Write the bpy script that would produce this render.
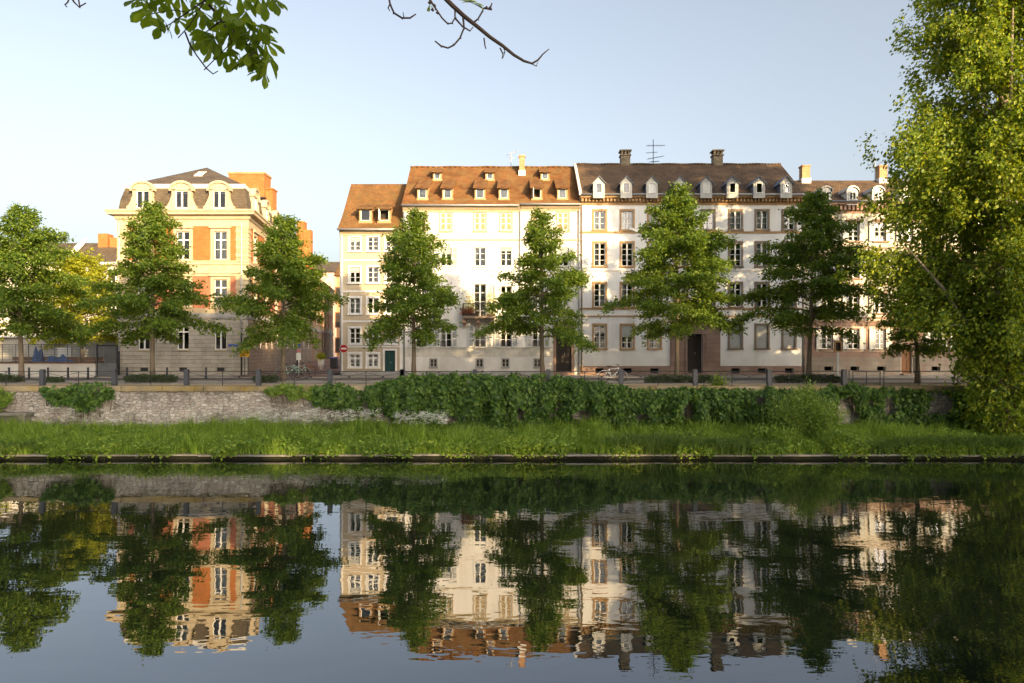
import bpy, math, random
import numpy as np
from mathutils import Vector, Matrix
R = math.radians
random.seed(7)
SC = bpy.context.scene
COL = SC.collection
for o in list(bpy.data.objects): bpy.data.objects.remove(o)

# ------------------------------------------------------------------ camera, sky, sun, exposure
F = 683.0; CX = 512.0; HY = 350.0; CZ = 4.8        # focal length in px, principal column, horizon row, eye height
cam = bpy.data.cameras.new('camera'); co = bpy.data.objects.new('camera', cam); COL.objects.link(co)
cam.sensor_width = 36; cam.lens = F / 1024 * 36; cam.shift_y = 8.5 / 1024
cam.clip_start = 0.1; cam.clip_end = 3000
co.location = (0, 0, CZ); co.rotation_euler = (R(90), 0, 0)
SC.camera = co
SUN_A = 34.0; SUN_E = 14.0                         # degrees right of straight behind the camera, elevation
w = bpy.data.worlds.new('World'); SC.world = w; w.use_nodes = True
nt = w.node_tree; bg = nt.nodes['Background']
sky = nt.nodes.new('ShaderNodeTexSky'); sky.sky_type = 'NISHITA'; sky.sun_disc = False
sky.sun_elevation = R(SUN_E); sky.sun_rotation = R(180 - SUN_A)
sky.altitude = 150; sky.air_density = 1.0; sky.dust_density = 6.0; sky.ozone_density = 1.0
hs = nt.nodes.new('ShaderNodeHueSaturation'); hs.inputs['Saturation'].default_value = 0.60
nt.links.new(sky.outputs[0], hs.inputs['Color']); tm = nt.nodes.new('ShaderNodeMix'); tm.data_type = 'RGBA'; tm.blend_type = 'MULTIPLY'; tm.inputs[0].default_value = 1; tm.inputs[7].default_value = (1.02, 1.0, 0.99, 1)
nt.links.new(hs.outputs[0], tm.inputs[6]); nt.links.new(tm.outputs[2], bg.inputs[0]); bg.inputs[1].default_value = 0.15
sl = bpy.data.lights.new('sun', 'SUN'); so = bpy.data.objects.new('sun', sl); COL.objects.link(so)
sl.energy = 4.3; sl.angle = R(0.5); sl.color = (1.0, 0.71, 0.36)
so.rotation_euler = (R(90 - SUN_E), 0, R(SUN_A)); so.location = (60, -80, 60)
SC.view_settings.view_transform = 'Standard'; SC.view_settings.look = 'None'
SC.view_settings.exposure = 1.22; SC.view_settings.gamma = 1
SC.view_settings.use_curve_mapping = False

# ------------------------------------------------------------------ helpers
def at(px, py, Y): return Vector(((px - CX) * Y / F, Y, CZ + (HY - py) * Y / F))
def tag(o, label=None, cat=None, group=None, kind=None):
    if label: o['label'] = label
    if cat: o['category'] = cat
    if group: o['group'] = group
    if kind: o['kind'] = kind
    return o
def link(name, data, parent=None, loc=(0, 0, 0), rz=0.0):
    o = bpy.data.objects.new(name, data); COL.objects.link(o)
    if parent: o.parent = parent
    o.location = loc; o.rotation_euler = (0, 0, rz)
    return o
def empty(name, loc, label, cat, group=None, rz=0.0):
    o = link(name, None, None, loc, rz); o.empty_display_size = 0.3
    return tag(o, label, cat, group)
def copy_tree(o, parent=None):
    c = o.copy(); COL.objects.link(c)
    if parent: c.parent = parent
    for ch in list(o.children): copy_tree(ch, c)
    return c

class MB:
    def __init__(s): s.v = []; s.f = []; s.sm = []
    def add(s, vs, fs, smooth=False):
        b = len(s.v); s.v += [tuple(p) for p in vs]
        s.f += [tuple(i + b for i in f) for f in fs]; s.sm += [smooth] * len(fs); return s
    def box(s, x0, x1, y0, y1, z0, z1):
        return s.add([(x0,y0,z0),(x1,y0,z0),(x1,y1,z0),(x0,y1,z0),(x0,y0,z1),(x1,y0,z1),(x1,y1,z1),(x0,y1,z1)],
              [(0,3,2,1),(4,5,6,7),(0,1,5,4),(1,2,6,5),(2,3,7,6),(3,0,4,7)])
    def quad(s, a, b, c, d): return s.add([a,b,c,d], [(0,1,2,3)])
    def prism(s, poly, y0, y1):            # poly in x,z ccw seen from -y
        n = len(poly)
        s.add([(x,y0,z) for x,z in poly] + [(x,y1,z) for x,z in poly],
              [tuple(range(n)), tuple(range(2*n-1, n-1, -1))] + [(i, i+n, (i+1)%n+n, (i+1)%n) for i in range(n)])
        return s
    def prismz(s, poly, z0, z1):
        n = len(poly)
        s.add([(x,y,z0) for x,y in poly] + [(x,y,z1) for x,y in poly],
              [tuple(range(n-1,-1,-1)), tuple(range(n, 2*n))] + [(i, (i+1)%n, (i+1)%n+n, i+n) for i in range(n)])
        return s
    def tube(s, pts, rad, n=6, cap=True):
        pts = [Vector(p) for p in pts]
        if not hasattr(rad, '__len__'): rad = [rad] * len(pts)
        vs = []; m = len(pts)
        t = (pts[1] - pts[0]).normalized()
        a = t.orthogonal().normalized()
        for i, p in enumerate(pts):
            if i > 0:
                t2 = (pts[min(i+1, m-1)] - pts[i-1]).normalized()
                a = (a - t2 * a.dot(t2))
                a = a.normalized() if a.length > 1e-6 else t2.orthogonal().normalized()
                t = t2
            b = t.cross(a)
            for k in range(n):
                q = 2*math.pi*k/n
                vs.append(p + (a*math.cos(q) + b*math.sin(q)) * rad[i])
        fs = [(i*n+k, i*n+(k+1)%n, (i+1)*n+(k+1)%n, (i+1)*n+k) for i in range(m-1) for k in range(n)]
        s.add(vs, fs, True)
        if cap:
            b0 = len(s.v) - m*n
            s.f += [tuple(b0+k for k in range(n-1,-1,-1)), tuple(b0+(m-1)*n+k for k in range(n))]; s.sm += [False]*2
        return s
    def torus(s, c, ax, Rm, r, n=24, k=6):
        ax = Vector(ax).normalized(); a = ax.orthogonal().normalized(); b = ax.cross(a); c = Vector(c); vs = []
        for i in range(n):
            q = 2*math.pi*i/n; d = a*math.cos(q) + b*math.sin(q)
            for j in range(k):
                g = 2*math.pi*j/k
                vs.append(c + d*(Rm + r*math.cos(g)) + ax*r*math.sin(g))
        return s.add(vs, [(i*k+j, ((i+1)%n)*k+j, ((i+1)%n)*k+(j+1)%k, i*k+(j+1)%k) for i in range(n) for j in range(k)], True)
    def grid(s, P, nx, ny, smooth=True):   # P(i,j) -> point
        vs = [P(i, j) for j in range(ny+1) for i in range(nx+1)]
        return s.add(vs, [(j*(nx+1)+i, j*(nx+1)+i+1, (j+1)*(nx+1)+i+1, (j+1)*(nx+1)+i) for j in range(ny) for i in range(nx)], smooth)
    def sweep(s, path, prof, closed_ends=True):
        # path: 2D points, outward is to the RIGHT of travel; prof: list of (out, z)
        P = [Vector((p[0], p[1])) for p in path]; m = len(P); offs = []
        for i in range(m):
            ns = []
            if i > 0: d = (P[i]-P[i-1]).normalized(); ns.append(Vector((d.y, -d.x)))
            if i < m-1: d = (P[i+1]-P[i]).normalized(); ns.append(Vector((d.y, -d.x)))
            if len(ns) == 2:
                mm = (ns[0]+ns[1]).normalized(); offs.append(mm / max(0.3, mm.dot(ns[0])))
            else: offs.append(ns[0])
        k = len(prof)
        vs = [(P[i].x+offs[i].x*o, P[i].y+offs[i].y*o, z) for i in range(m) for o, z in prof]
        fs = [(i*k+j, (i+1)*k+j, (i+1)*k+j+1, i*k+j+1) for i in range(m-1) for j in range(k-1)]
        if closed_ends: fs += [tuple(range(k)), tuple((m-1)*k + j for j in range(k-1, -1, -1))]
        return s.add(vs, fs)
    def mesh(s, name, mat):
        me = bpy.data.meshes.new(name); me.from_pydata(s.v, [], s.f)
        for m in (mat if isinstance(mat, list) else [mat]): me.materials.append(m)
        me.polygons.foreach_set('use_smooth', s.sm); me.update(); return me
    def build(s, name, mat, parent=None, loc=(0,0,0), rz=0.0):
        return link(name, s.mesh(name, mat), parent, loc, rz)

def np_mesh(name, V, quads, mat, smooth=False):
    me = bpy.data.meshes.new(name); n = len(V); k = len(quads); c = quads.shape[1]
    me.vertices.add(n); me.vertices.foreach_set('co', np.ascontiguousarray(V, dtype=np.float32).ravel())
    me.loops.add(k*c); me.loops.foreach_set('vertex_index', np.ascontiguousarray(quads, dtype=np.int32).ravel())
    me.polygons.add(k); me.polygons.foreach_set('loop_start', np.arange(0, k*c, c, dtype=np.int32))
    me.materials.append(mat); me.update(calc_edges=True); me.validate()
    if smooth: me.polygons.foreach_set('use_smooth', [True]*k)
    return me
def unit(a): return a / np.maximum(np.linalg.norm(a, axis=1, keepdims=True), 1e-9)
def leaf_mesh(name, C, D, N, L, W, mat, fold=0.0):
    D = unit(D); S = unit(np.cross(D, N)); U = unit(np.cross(S, D))
    L = L[:, None]; W = W[:, None]
    V = np.stack([C, C + D*L*0.45 + S*W*0.5 + U*L*fold, C + D*L, C + D*L*0.45 - S*W*0.5 + U*L*fold], 1).reshape(-1, 3)
    Q = np.arange(len(V), dtype=np.int32).reshape(-1, 4)
    return np_mesh(name, V, Q, mat)

# ------------------------------------------------------------------ materials
def newmat(name):
    m = bpy.data.materials.new(name); m.use_nodes = True
    return m, m.node_tree, m.node_tree.nodes['Principled BSDF']
def N(nt, typ, **kw):
    n = nt.nodes.new(typ)
    for k, v in kw.items(): setattr(n, k, v)
    return n
def ramp(nt, stops):
    r = N(nt, 'ShaderNodeValToRGB'); e = r.color_ramp.elements
    e[0].position, e[0].color = stops[0][0], (*stops[0][1], 1)
    e[1].position, e[1].color = stops[-1][0], (*stops[-1][1], 1)
    for p, c in stops[1:-1]:
        q = e.new(p); q.color = (*c, 1)
    return r
def mul(c, k): return tuple(min(1, x*k) for x in c)
def surf(name, col, rough=0.8, var=0.18, scale=1.5, bump=0.0, bscale=12.0, dirt=None, dirtamt=0.35, spec=0.3, metal=0.0, streak=False, foot=None):
    """Noisy painted / stone / metal surface: broad weathering, fine grain, optional stain colour."""
    m, nt, b = newmat(name)
    tc = N(nt, 'ShaderNodeTexCoord'); mp = N(nt, 'ShaderNodeMapping'); nt.links.new(tc.outputs['Object'], mp.inputs[0])
    if streak: mp.inputs['Scale'].default_value = (1.6, 1.6, 0.25)
    n1 = N(nt, 'ShaderNodeTexNoise'); n1.inputs['Scale'].default_value = scale; n1.inputs['Detail'].default_value = 6; n1.inputs['Roughness'].default_value = 0.65
    nt.links.new(mp.outputs[0], n1.inputs['Vector'])
    r = ramp(nt, [(0.3, mul(col, 1-var)), (0.55, col), (0.8, mul(col, 1+var*0.6))]); nt.links.new(n1.outputs[0], r.inputs[0])
    last = r.outputs[0]
    if dirt:
        n2 = N(nt, 'ShaderNodeTexNoise'); n2.inputs['Scale'].default_value = scale*0.45; n2.inputs['Detail'].default_value = 8; n2.inputs['Roughness'].default_value = 0.7
        nt.links.new(mp.outputs[0], n2.inputs['Vector'])
        r2 = ramp(nt, [(0.5, (0,0,0)), (0.68, (dirtamt,)*3)]); nt.links.new(n2.outputs[0], r2.inputs[0])
        mx = N(nt, 'ShaderNodeMix', data_type='RGBA'); nt.links.new(r2.outputs[0], mx.inputs[0])
        nt.links.new(last, mx.inputs[6]); mx.inputs[7].default_value = (*dirt, 1); last = mx.outputs[2]
    if foot:                                       # splash grime and old patches close to the pavement, with a ragged upper edge
        sp = N(nt, 'ShaderNodeSeparateXYZ'); nt.links.new(tc.outputs['Object'], sp.inputs[0])
        n4 = N(nt, 'ShaderNodeTexNoise'); n4.inputs['Scale'].default_value = 1.1; n4.inputs['Detail'].default_value = 7; nt.links.new(tc.outputs['Object'], n4.inputs['Vector'])
        ma = N(nt, 'ShaderNodeMath', operation='MULTIPLY_ADD'); nt.links.new(n4.outputs[0], ma.inputs[0]); ma.inputs[1].default_value = -3.2; nt.links.new(sp.outputs[2], ma.inputs[2])
        r4 = N(nt, 'ShaderNodeMapRange'); nt.links.new(ma.outputs[0], r4.inputs[0]); r4.inputs[1].default_value = -1.3; r4.inputs[2].default_value = .7; r4.inputs[3].default_value = .55; r4.inputs[4].default_value = 0
        m4 = N(nt, 'ShaderNodeMix', data_type='RGBA'); nt.links.new(r4.outputs[0], m4.inputs[0]); nt.links.new(last, m4.inputs[6]); m4.inputs[7].default_value = (*foot, 1); last = m4.outputs[2]
    nt.links.new(last, b.inputs['Base Color'])
    b.inputs['Roughness'].default_value = rough; b.inputs['Specular IOR Level'].default_value = spec; b.inputs['Metallic'].default_value = metal
    if bump:
        n3 = N(nt, 'ShaderNodeTexNoise'); n3.inputs['Scale'].default_value = bscale; n3.inputs['Detail'].default_value = 5
        nt.links.new(tc.outputs['Object'], n3.inputs['Vector'])
        bp = N(nt, 'ShaderNodeBump'); bp.inputs['Strength'].default_value = 0.6; bp.inputs['Distance'].default_value = bump
        nt.links.new(n3.outputs[0], bp.inputs['Height']); nt.links.new(bp.outputs[0], b.inputs['Normal'])
    return m
def bricky(name, c1, c2, mortar, bw, bh, msize=0.02, zs=1.0, rough=0.85, bump=0.02, squash=None, stain=None, stainamt=0.5, warp=0.0, offset=0.5, sscale=0.6, var=0.35):
    """Courses of blocks, bricks or tiles laid in the object's x / z plane."""
    m, nt, b = newmat(name)
    tc = N(nt, 'ShaderNodeTexCoord'); sp = N(nt, 'ShaderNodeSeparateXYZ'); nt.links.new(tc.outputs['Object'], sp.inputs[0])
    mz = N(nt, 'ShaderNodeMath', operation='MULTIPLY'); nt.links.new(sp.outputs[2], mz.inputs[0]); mz.inputs[1].default_value = zs
    cb = N(nt, 'ShaderNodeCombineXYZ'); nt.links.new(sp.outputs[0], cb.inputs[0]); nt.links.new(mz.outputs[0], cb.inputs[1])
    vec = cb.outputs[0]
    if warp:
        nw = N(nt, 'ShaderNodeTexNoise'); nw.inputs['Scale'].default_value = 2.2; nw.inputs['Detail'].default_value = 3
        nt.links.new(tc.outputs['Object'], nw.inputs['Vector'])
        vm = N(nt, 'ShaderNodeVectorMath', operation='MULTIPLY_ADD'); nt.links.new(nw.outputs[1], vm.inputs[0])
        vm.inputs[1].default_value = (warp,)*3; nt.links.new(vec, vm.inputs[2]); vec = vm.outputs[0]
    br = N(nt, 'ShaderNodeTexBrick'); nt.links.new(vec, br.inputs['Vector'])
    br.inputs['Color1'].default_value = (*c1, 1); br.inputs['Color2'].default_value = (*c2, 1); br.inputs['Mortar'].default_value = (*mortar, 1)
    br.inputs['Scale'].default_value = 1; br.inputs['Brick Width'].default_value = bw; br.inputs['Row Height'].default_value = bh
    br.inputs['Mortar Size'].default_value = msize; br.inputs['Mortar Smooth'].default_value = 0.2; br.offset = offset
    n1 = N(nt, 'ShaderNodeTexNoise'); n1.inputs['Scale'].default_value = sscale; n1.inputs['Detail'].default_value = 9; n1.inputs['Roughness'].default_value = 0.68
    nt.links.new(tc.outputs['Object'], n1.inputs['Vector'])
    r = ramp(nt, [(0.3, (1-var,)*3), (0.7, (1+var*0.4,)*3)]); nt.links.new(n1.outputs[0], r.inputs[0])
    mx = N(nt, 'ShaderNodeMix', data_type='RGBA', blend_type='MULTIPLY'); mx.inputs[0].default_value = 1
    nt.links.new(br.outputs['Color'], mx.inputs[6]); nt.links.new(r.outputs[0], mx.inputs[7]); last = mx.outputs[2]
    if stain:
        n2 = N(nt, 'ShaderNodeTexNoise'); n2.inputs['Scale'].default_value = sscale*1.7; n2.inputs['Detail'].default_value = 10; n2.inputs['Roughness'].default_value = 0.72
        mp = N(nt, 'ShaderNodeMapping'); mp.inputs['Location'].default_value = (7, 3, 11); nt.links.new(tc.outputs['Object'], mp.inputs[0]); nt.links.new(mp.outputs[0], n2.inputs['Vector'])
        r2 = ramp(nt, [(0.46, (0,0,0)), (0.66, (stainamt,)*3)]); nt.links.new(n2.outputs[0], r2.inputs[0])
        m2 = N(nt, 'ShaderNodeMix', data_type='RGBA'); nt.links.new(r2.outputs[0], m2.inputs[0]); nt.links.new(last, m2.inputs[6]); m2.inputs[7].default_value = (*stain, 1); last = m2.outputs[2]
    nt.links.new(last, b.inputs['Base Color']); b.inputs['Roughness'].default_value = rough; b.inputs['Specular IOR Level'].default_value = 0.25
    bp = N(nt, 'ShaderNodeBump'); bp.inputs['Strength'].default_value = 0.8; bp.inputs['Distance'].default_value = bump; bp.invert = True
    nt.links.new(br.outputs['Fac'], bp.inputs['Height']); nt.links.new(bp.outputs[0], b.inputs['Normal'])
    return m
def leafmat(name, dark, mid, light, trans=0.4, rough=0.5, spec=0.35):
    m, nt, b = newmat(name)
    g = N(nt, 'ShaderNodeNewGeometry')
    r = ramp(nt, [(0.0, dark), (0.5, mid), (1.0, light)]); nt.links.new(g.outputs['Random Per Island'], r.inputs[0])
    nt.links.new(r.outputs[0], b.inputs['Base Color']); b.inputs['Roughness'].default_value = rough; b.inputs['Specular IOR Level'].default_value = spec
    t = N(nt, 'ShaderNodeBsdfTranslucent')
    h = N(nt, 'ShaderNodeMix', data_type='RGBA', blend_type='MULTIPLY'); h.inputs[0].default_value = 1
    nt.links.new(r.outputs[0], h.inputs[6]); h.inputs[7].default_value = (1.9, 1.7, 0.6, 1); nt.links.new(h.outputs[2], t.inputs[0])
    mx = N(nt, 'ShaderNodeMixShader'); mx.inputs[0].default_value = trans
    nt.links.new(b.outputs[0], mx.inputs[1]); nt.links.new(t.outputs[0], mx.inputs[2])
    nt.links.new(mx.outputs[0], nt.nodes['Material Output'].inputs[0])
    return m
M = {}
M['white'] = surf('white_paint', (0.78, 0.77, 0.74), 0.5, 0.06, 3)
M['trim'] = surf('white_trim', (0.72, 0.70, 0.66), 0.7, 0.08, 2)
M['render_white'] = surf('white_render', (0.72, 0.71, 0.69), 0.9, 0.07, 0.7, 0.006, 30, (0.50, 0.47, 0.42), 0.65, streak=True, foot=(0.42, 0.39, 0.33))
M['render_bright'] = surf('bright_render', (0.80, 0.80, 0.79), 0.9, 0.05, 0.6, 0.004, 30, (0.56, 0.54, 0.50), 0.55, streak=True, foot=(0.52, 0.49, 0.44))
M['render_cream'] = surf('cream_render', (0.62, 0.57, 0.48), 0.9, 0.08, 0.7, 0.006, 30, (0.5, 0.45, 0.38), 0.4, streak=True)
M['render_beige'] = surf('beige_render', (0.50, 0.41, 0.29), 0.9, 0.10, 0.8, 0.006, 30, (0.36, 0.30, 0.22), 0.6, streak=True, foot=(0.30, 0.25, 0.19))
M['rough_base'] = surf('worn_base_render', (0.58, 0.55, 0.48), 0.95, 0.22, 1.6, 0.02, 9, (0.28, 0.25, 0.2), 0.6)
M['grey_base'] = surf('grey_base', (0.34, 0.33, 0.31), 0.95, 0.2, 1.4, 0.01, 12, (0.2, 0.19, 0.17), 0.5)
M['cream_stone'] = bricky('cream_ashlar', (0.43, 0.34, 0.215), (0.48, 0.39, 0.255), (0.30, 0.235, 0.155), 0.95, 0.42, 0.012, bump=0.015, stain=(0.36, 0.28, 0.18), stainamt=0.4, var=0.2)
M['cream_trim'] = surf('cream_stone_trim', (0.50, 0.41, 0.275), 0.85, 0.15, 1.8, 0.008, 15, (0.38, 0.28, 0.16), 0.5)
M['cream_quoin'] = surf('cream_quoin_stone', (0.53, 0.43, 0.27), 0.85, 0.3, 2.6, 0.01, 15, (0.36, 0.28, 0.18), 0.6)
M['grey_stone'] = bricky('grey_banded_ashlar', (0.40, 0.36, 0.30), (0.46, 0.42, 0.35), (0.27, 0.245, 0.20), 1.15, 0.30, 0.014, bump=0.03, stain=(0.20, 0.18, 0.15), stainamt=0.5, var=0.3)
M['rubble'] = bricky('brown_ashlar', (0.30, 0.22, 0.155), (0.36, 0.28, 0.205), (0.2, 0.16, 0.12), 0.62, 0.28, 0.018, bump=0.02, stain=(0.22, 0.15, 0.11), stainamt=0.5, var=0.3, warp=0.04)
M['brick'] = bricky('orange_brick', (0.40, 0.115, 0.026), (0.47, 0.16, 0.040), (0.36, 0.20, 0.09), 0.24, 0.085, 0.010, bump=0.006, var=0.25)
M['brick_shaded'] = bricky('shaded_brick', (0.42, 0.12, 0.06), (0.48, 0.16, 0.085), (0.40, 0.25, 0.17), 0.24, 0.085, 0.010, bump=0.006, var=0.25)  # redder copy of the orange brick, with its shade put into the colour
M['chimney_brick'] = bricky('chimney_brick', (0.48, 0.24, 0.11), (0.55, 0.30, 0.15), (0.42, 0.32, 0.2), 0.24, 0.085, 0.012, bump=0.006)
M['chimney_dark'] = bricky('sooty_chimney', (0.22, 0.18, 0.12), (0.30, 0.24, 0.16), (0.18, 0.15, 0.11), 0.28, 0.1, 0.014, bump=0.01, stain=(0.1, 0.085, 0.06))
M['sandstone'] = surf('pink_sandstone', (0.33, 0.225, 0.17), 0.9, 0.2, 1.6, 0.008, 14, (0.25, 0.14, 0.10), 0.5)
M['sand_orange_and_lit'] = surf('tan_and_lit_sandstone', (0.42, 0.27, 0.14), 0.9, 0.18, 2.0, 0.006, 14, (0.3, 0.17, 0.09), 0.45)  # tan stone, also the sunlit copy for window surrounds, light in the colour
M['sand_brown_and_shaded'] = surf('brown_and_shaded_sandstone', (0.235, 0.18, 0.135), 0.9, 0.18, 2.0, 0.006, 14, (0.2, 0.14, 0.1), 0.45)  # brown stone, also the shaded copy for window surrounds, shade in the colour
M['sand_block'] = bricky('pink_block_plinth', (0.28, 0.185, 0.145), (0.34, 0.235, 0.19), (0.22, 0.155, 0.125), 0.9, 0.34, 0.012, bump=0.012, stain=(0.24, 0.16, 0.13))
M['pale_block'] = bricky('pale_block_base', (0.29, 0.255, 0.205), (0.33, 0.285, 0.23), (0.22, 0.19, 0.155), 1.1, 0.36, 0.012, bump=0.012, stain=(0.28, 0.17, 0.13), stainamt=0.6)
M['tile_orange'] = bricky('orange_roof_tiles', (0.205, 0.085, 0.027), (0.27, 0.122, 0.040), (0.10, 0.045, 0.018), 0.19, 0.16, 0.016, zs=1.4, bump=0.03, stain=(0.19, 0.125, 0.05), stainamt=1.0, var=0.55, sscale=0.8)
M['tile_brown'] = bricky('mossy_brown_tiles', (0.22, 0.105, 0.034), (0.28, 0.14, 0.05), (0.11, 0.055, 0.025), 0.19, 0.16, 0.016, zs=1.4, bump=0.03, stain=(0.14, 0.095, 0.035), stainamt=0.9, var=0.5, sscale=1.1)
M['tile_dark'] = bricky('dark_roof_tiles', (0.10, 0.066, 0.044), (0.16, 0.105, 0.064), (0.05, 0.036, 0.027), 0.21, 0.17, 0.018, zs=1.35, bump=0.03, stain=(0.20, 0.125, 0.065), stainamt=0.5, var=0.4)  # brown tiles darkened further, the tall tree's shade put into the colour
M['slate'] = bricky('grey_slate', (0.095, 0.072, 0.050), (0.14, 0.11, 0.078), (0.05, 0.04, 0.032), 0.26, 0.16, 0.012, zs=1.3, rough=0.6, bump=0.015, stain=(0.13, 0.10, 0.055), stainamt=0.6)
M['slate_blue'] = surf('blue_grey_slate', (0.15, 0.17, 0.20), 0.6, 0.2, 4)
M['zinc'] = surf('zinc', (0.33, 0.34, 0.35), 0.45, 0.15, 3, metal=0.3)
M['pale_metal'] = surf('pale_ridge_metal', (0.62, 0.60, 0.56), 0.6, 0.1, 3)
M['grey_paint'] = surf('grey_metal_paint', (0.06, 0.065, 0.078), 0.5, 0.15, 6)
M['dark_metal'] = surf('dark_iron', (0.035, 0.036, 0.04), 0.55, 0.2, 6)
M['galv'] = surf('galvanised_steel', (0.42, 0.43, 0.44), 0.5, 0.12, 6)
M['shutter_white'] = surf('shutter_white', (0.66, 0.66, 0.62), 0.65, 0.08, 3)
M['shutter_tan'] = surf('louvre_tan', (0.40, 0.29, 0.15), 0.7, 0.1, 3)
M['shutter_grey'] = surf('louvre_grey', (0.36, 0.37, 0.365), 0.7, 0.08, 3)
M['blind'] = surf('roller_blind', (0.42, 0.43, 0.42), 0.6, 0.06, 3)
M['curtain'] = surf('net_curtain', (0.62, 0.60, 0.56), 0.9, 0.06, 4)
M['room_dark'] = surf('painted_room_dark', (0.045, 0.04, 0.035), 0.95, 0.4, 0.9)  # shade of the unlit rooms put into a dark colour
M['door_green'] = surf('green_door', (0.006, 0.045, 0.042), 0.45, 0.15, 4)
M['door_dark'] = surf('dark_wood_door', (0.018, 0.012, 0.010), 0.5, 0.3, 4)
M['door_oak'] = surf('oak_door', (0.22, 0.095, 0.035), 0.55, 0.25, 4)
M['bark'] = surf('bark', (0.17, 0.135, 0.095), 0.95, 0.35, 5, 0.03, 18, (0.09, 0.075, 0.055), 0.6, streak=True)
M['bark_dark'] = surf('dark_bark', (0.018, 0.014, 0.016), 0.95, 0.3, 9, 0.004, 60)
M['bark_grey'] = surf('grey_poplar_bark', (0.25, 0.205, 0.15), 0.95, 0.35, 4, 0.05, 14, (0.11, 0.09, 0.065), 0.6, streak=True)
M['leaf_street'] = leafmat('street_tree_leaf', (0.055, 0.115, 0.018), (0.115, 0.19, 0.026), (0.20, 0.265, 0.034), 0.42)
M['leaf_poplar'] = leafmat('tall_tree_leaf', (0.06, 0.125, 0.014), (0.17, 0.24, 0.020), (0.32, 0.36, 0.030), 0.40)
M['leaf_yellow'] = leafmat('yellow_tree_leaf', (0.20, 0.25, 0.02), (0.31, 0.34, 0.028), (0.42, 0.42, 0.04), 0.42)
M['leaf_chestnut'] = leafmat('chestnut_leaf', (0.08, 0.14, 0.013), (0.125, 0.195, 0.017), (0.17, 0.24, 0.02), 0.6, 0.4)
M['leaf_ivy'] = leafmat('ivy_leaf', (0.024, 0.066, 0.013), (0.06, 0.128, 0.02), (0.13, 0.215, 0.034), 0.34)
M['leaf_willow'] = leafmat('willow_leaf', (0.08, 0.15, 0.026), (0.15, 0.245, 0.042), (0.25, 0.34, 0.075), 0.40)
M['leaf_box'] = leafmat('hedge_leaf', (0.018, 0.036, 0.012), (0.035, 0.06, 0.018), (0.055, 0.08, 0.026), 0.2)
M['grass'] = leafmat('grass_blade', (0.085, 0.17, 0.02), (0.18, 0.29, 0.034), (0.29, 0.38, 0.075), 0.46)
M['weed'] = leafmat('bank_weed_leaf', (0.075, 0.14, 0.02), (0.14, 0.23, 0.034), (0.22, 0.29, 0.045), 0.42)
M['reed'] = leafmat('reed_blade', (0.05, 0.10, 0.02), (0.10, 0.17, 0.034), (0.18, 0.24, 0.07), 0.35)
M['hogweed'] = leafmat('hogweed_leaf', (0.085, 0.165, 0.02), (0.17, 0.27, 0.036), (0.28, 0.36, 0.055), 0.42)
M['blossom'] = surf('white_blossom', (0.74, 0.74, 0.64), 0.8, 0.08, 20)
M['dormer_shaded'] = surf('shaded_dormer_paint', (0.50, 0.49, 0.46), 0.8, 0.12, 3)  # dormer fronts greyed: the shade they stand in is put into the paint
M['soil'] = surf('bank_soil', (0.055, 0.052, 0.026), 1.0, 0.4, 2.0, 0.03, 8, (0.04, 0.06, 0.018), 0.8)
M['asphalt'] = surf('asphalt', (0.11, 0.105, 0.10), 0.95, 0.2, 2, 0.004, 60)
M['pavement'] = surf('pale_pavement', (0.30, 0.275, 0.245), 0.95, 0.2, 1.5, 0.004, 40)
M['gravel'] = surf('tan_gravel', (0.34, 0.26, 0.16), 0.98, 0.25, 2.5, 0.01, 50)
M['cobble'] = bricky('red_brown_setts', (0.20, 0.12, 0.095), (0.26, 0.16, 0.12), (0.12, 0.085, 0.07), 0.2, 0.2, 0.02, bump=0.01)
M['ground'] = surf('town_ground', (0.16, 0.15, 0.13), 0.98, 0.25, 0.3)
M['coping'] = bricky('lichened_coping', (0.27, 0.215, 0.125), (0.34, 0.29, 0.20), (0.12, 0.09, 0.06), 2.1, 9.0, 0.03, bump=0.01, stain=(0.27, 0.19, 0.035), stainamt=0.8, sscale=0.7, var=0.6)
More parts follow.
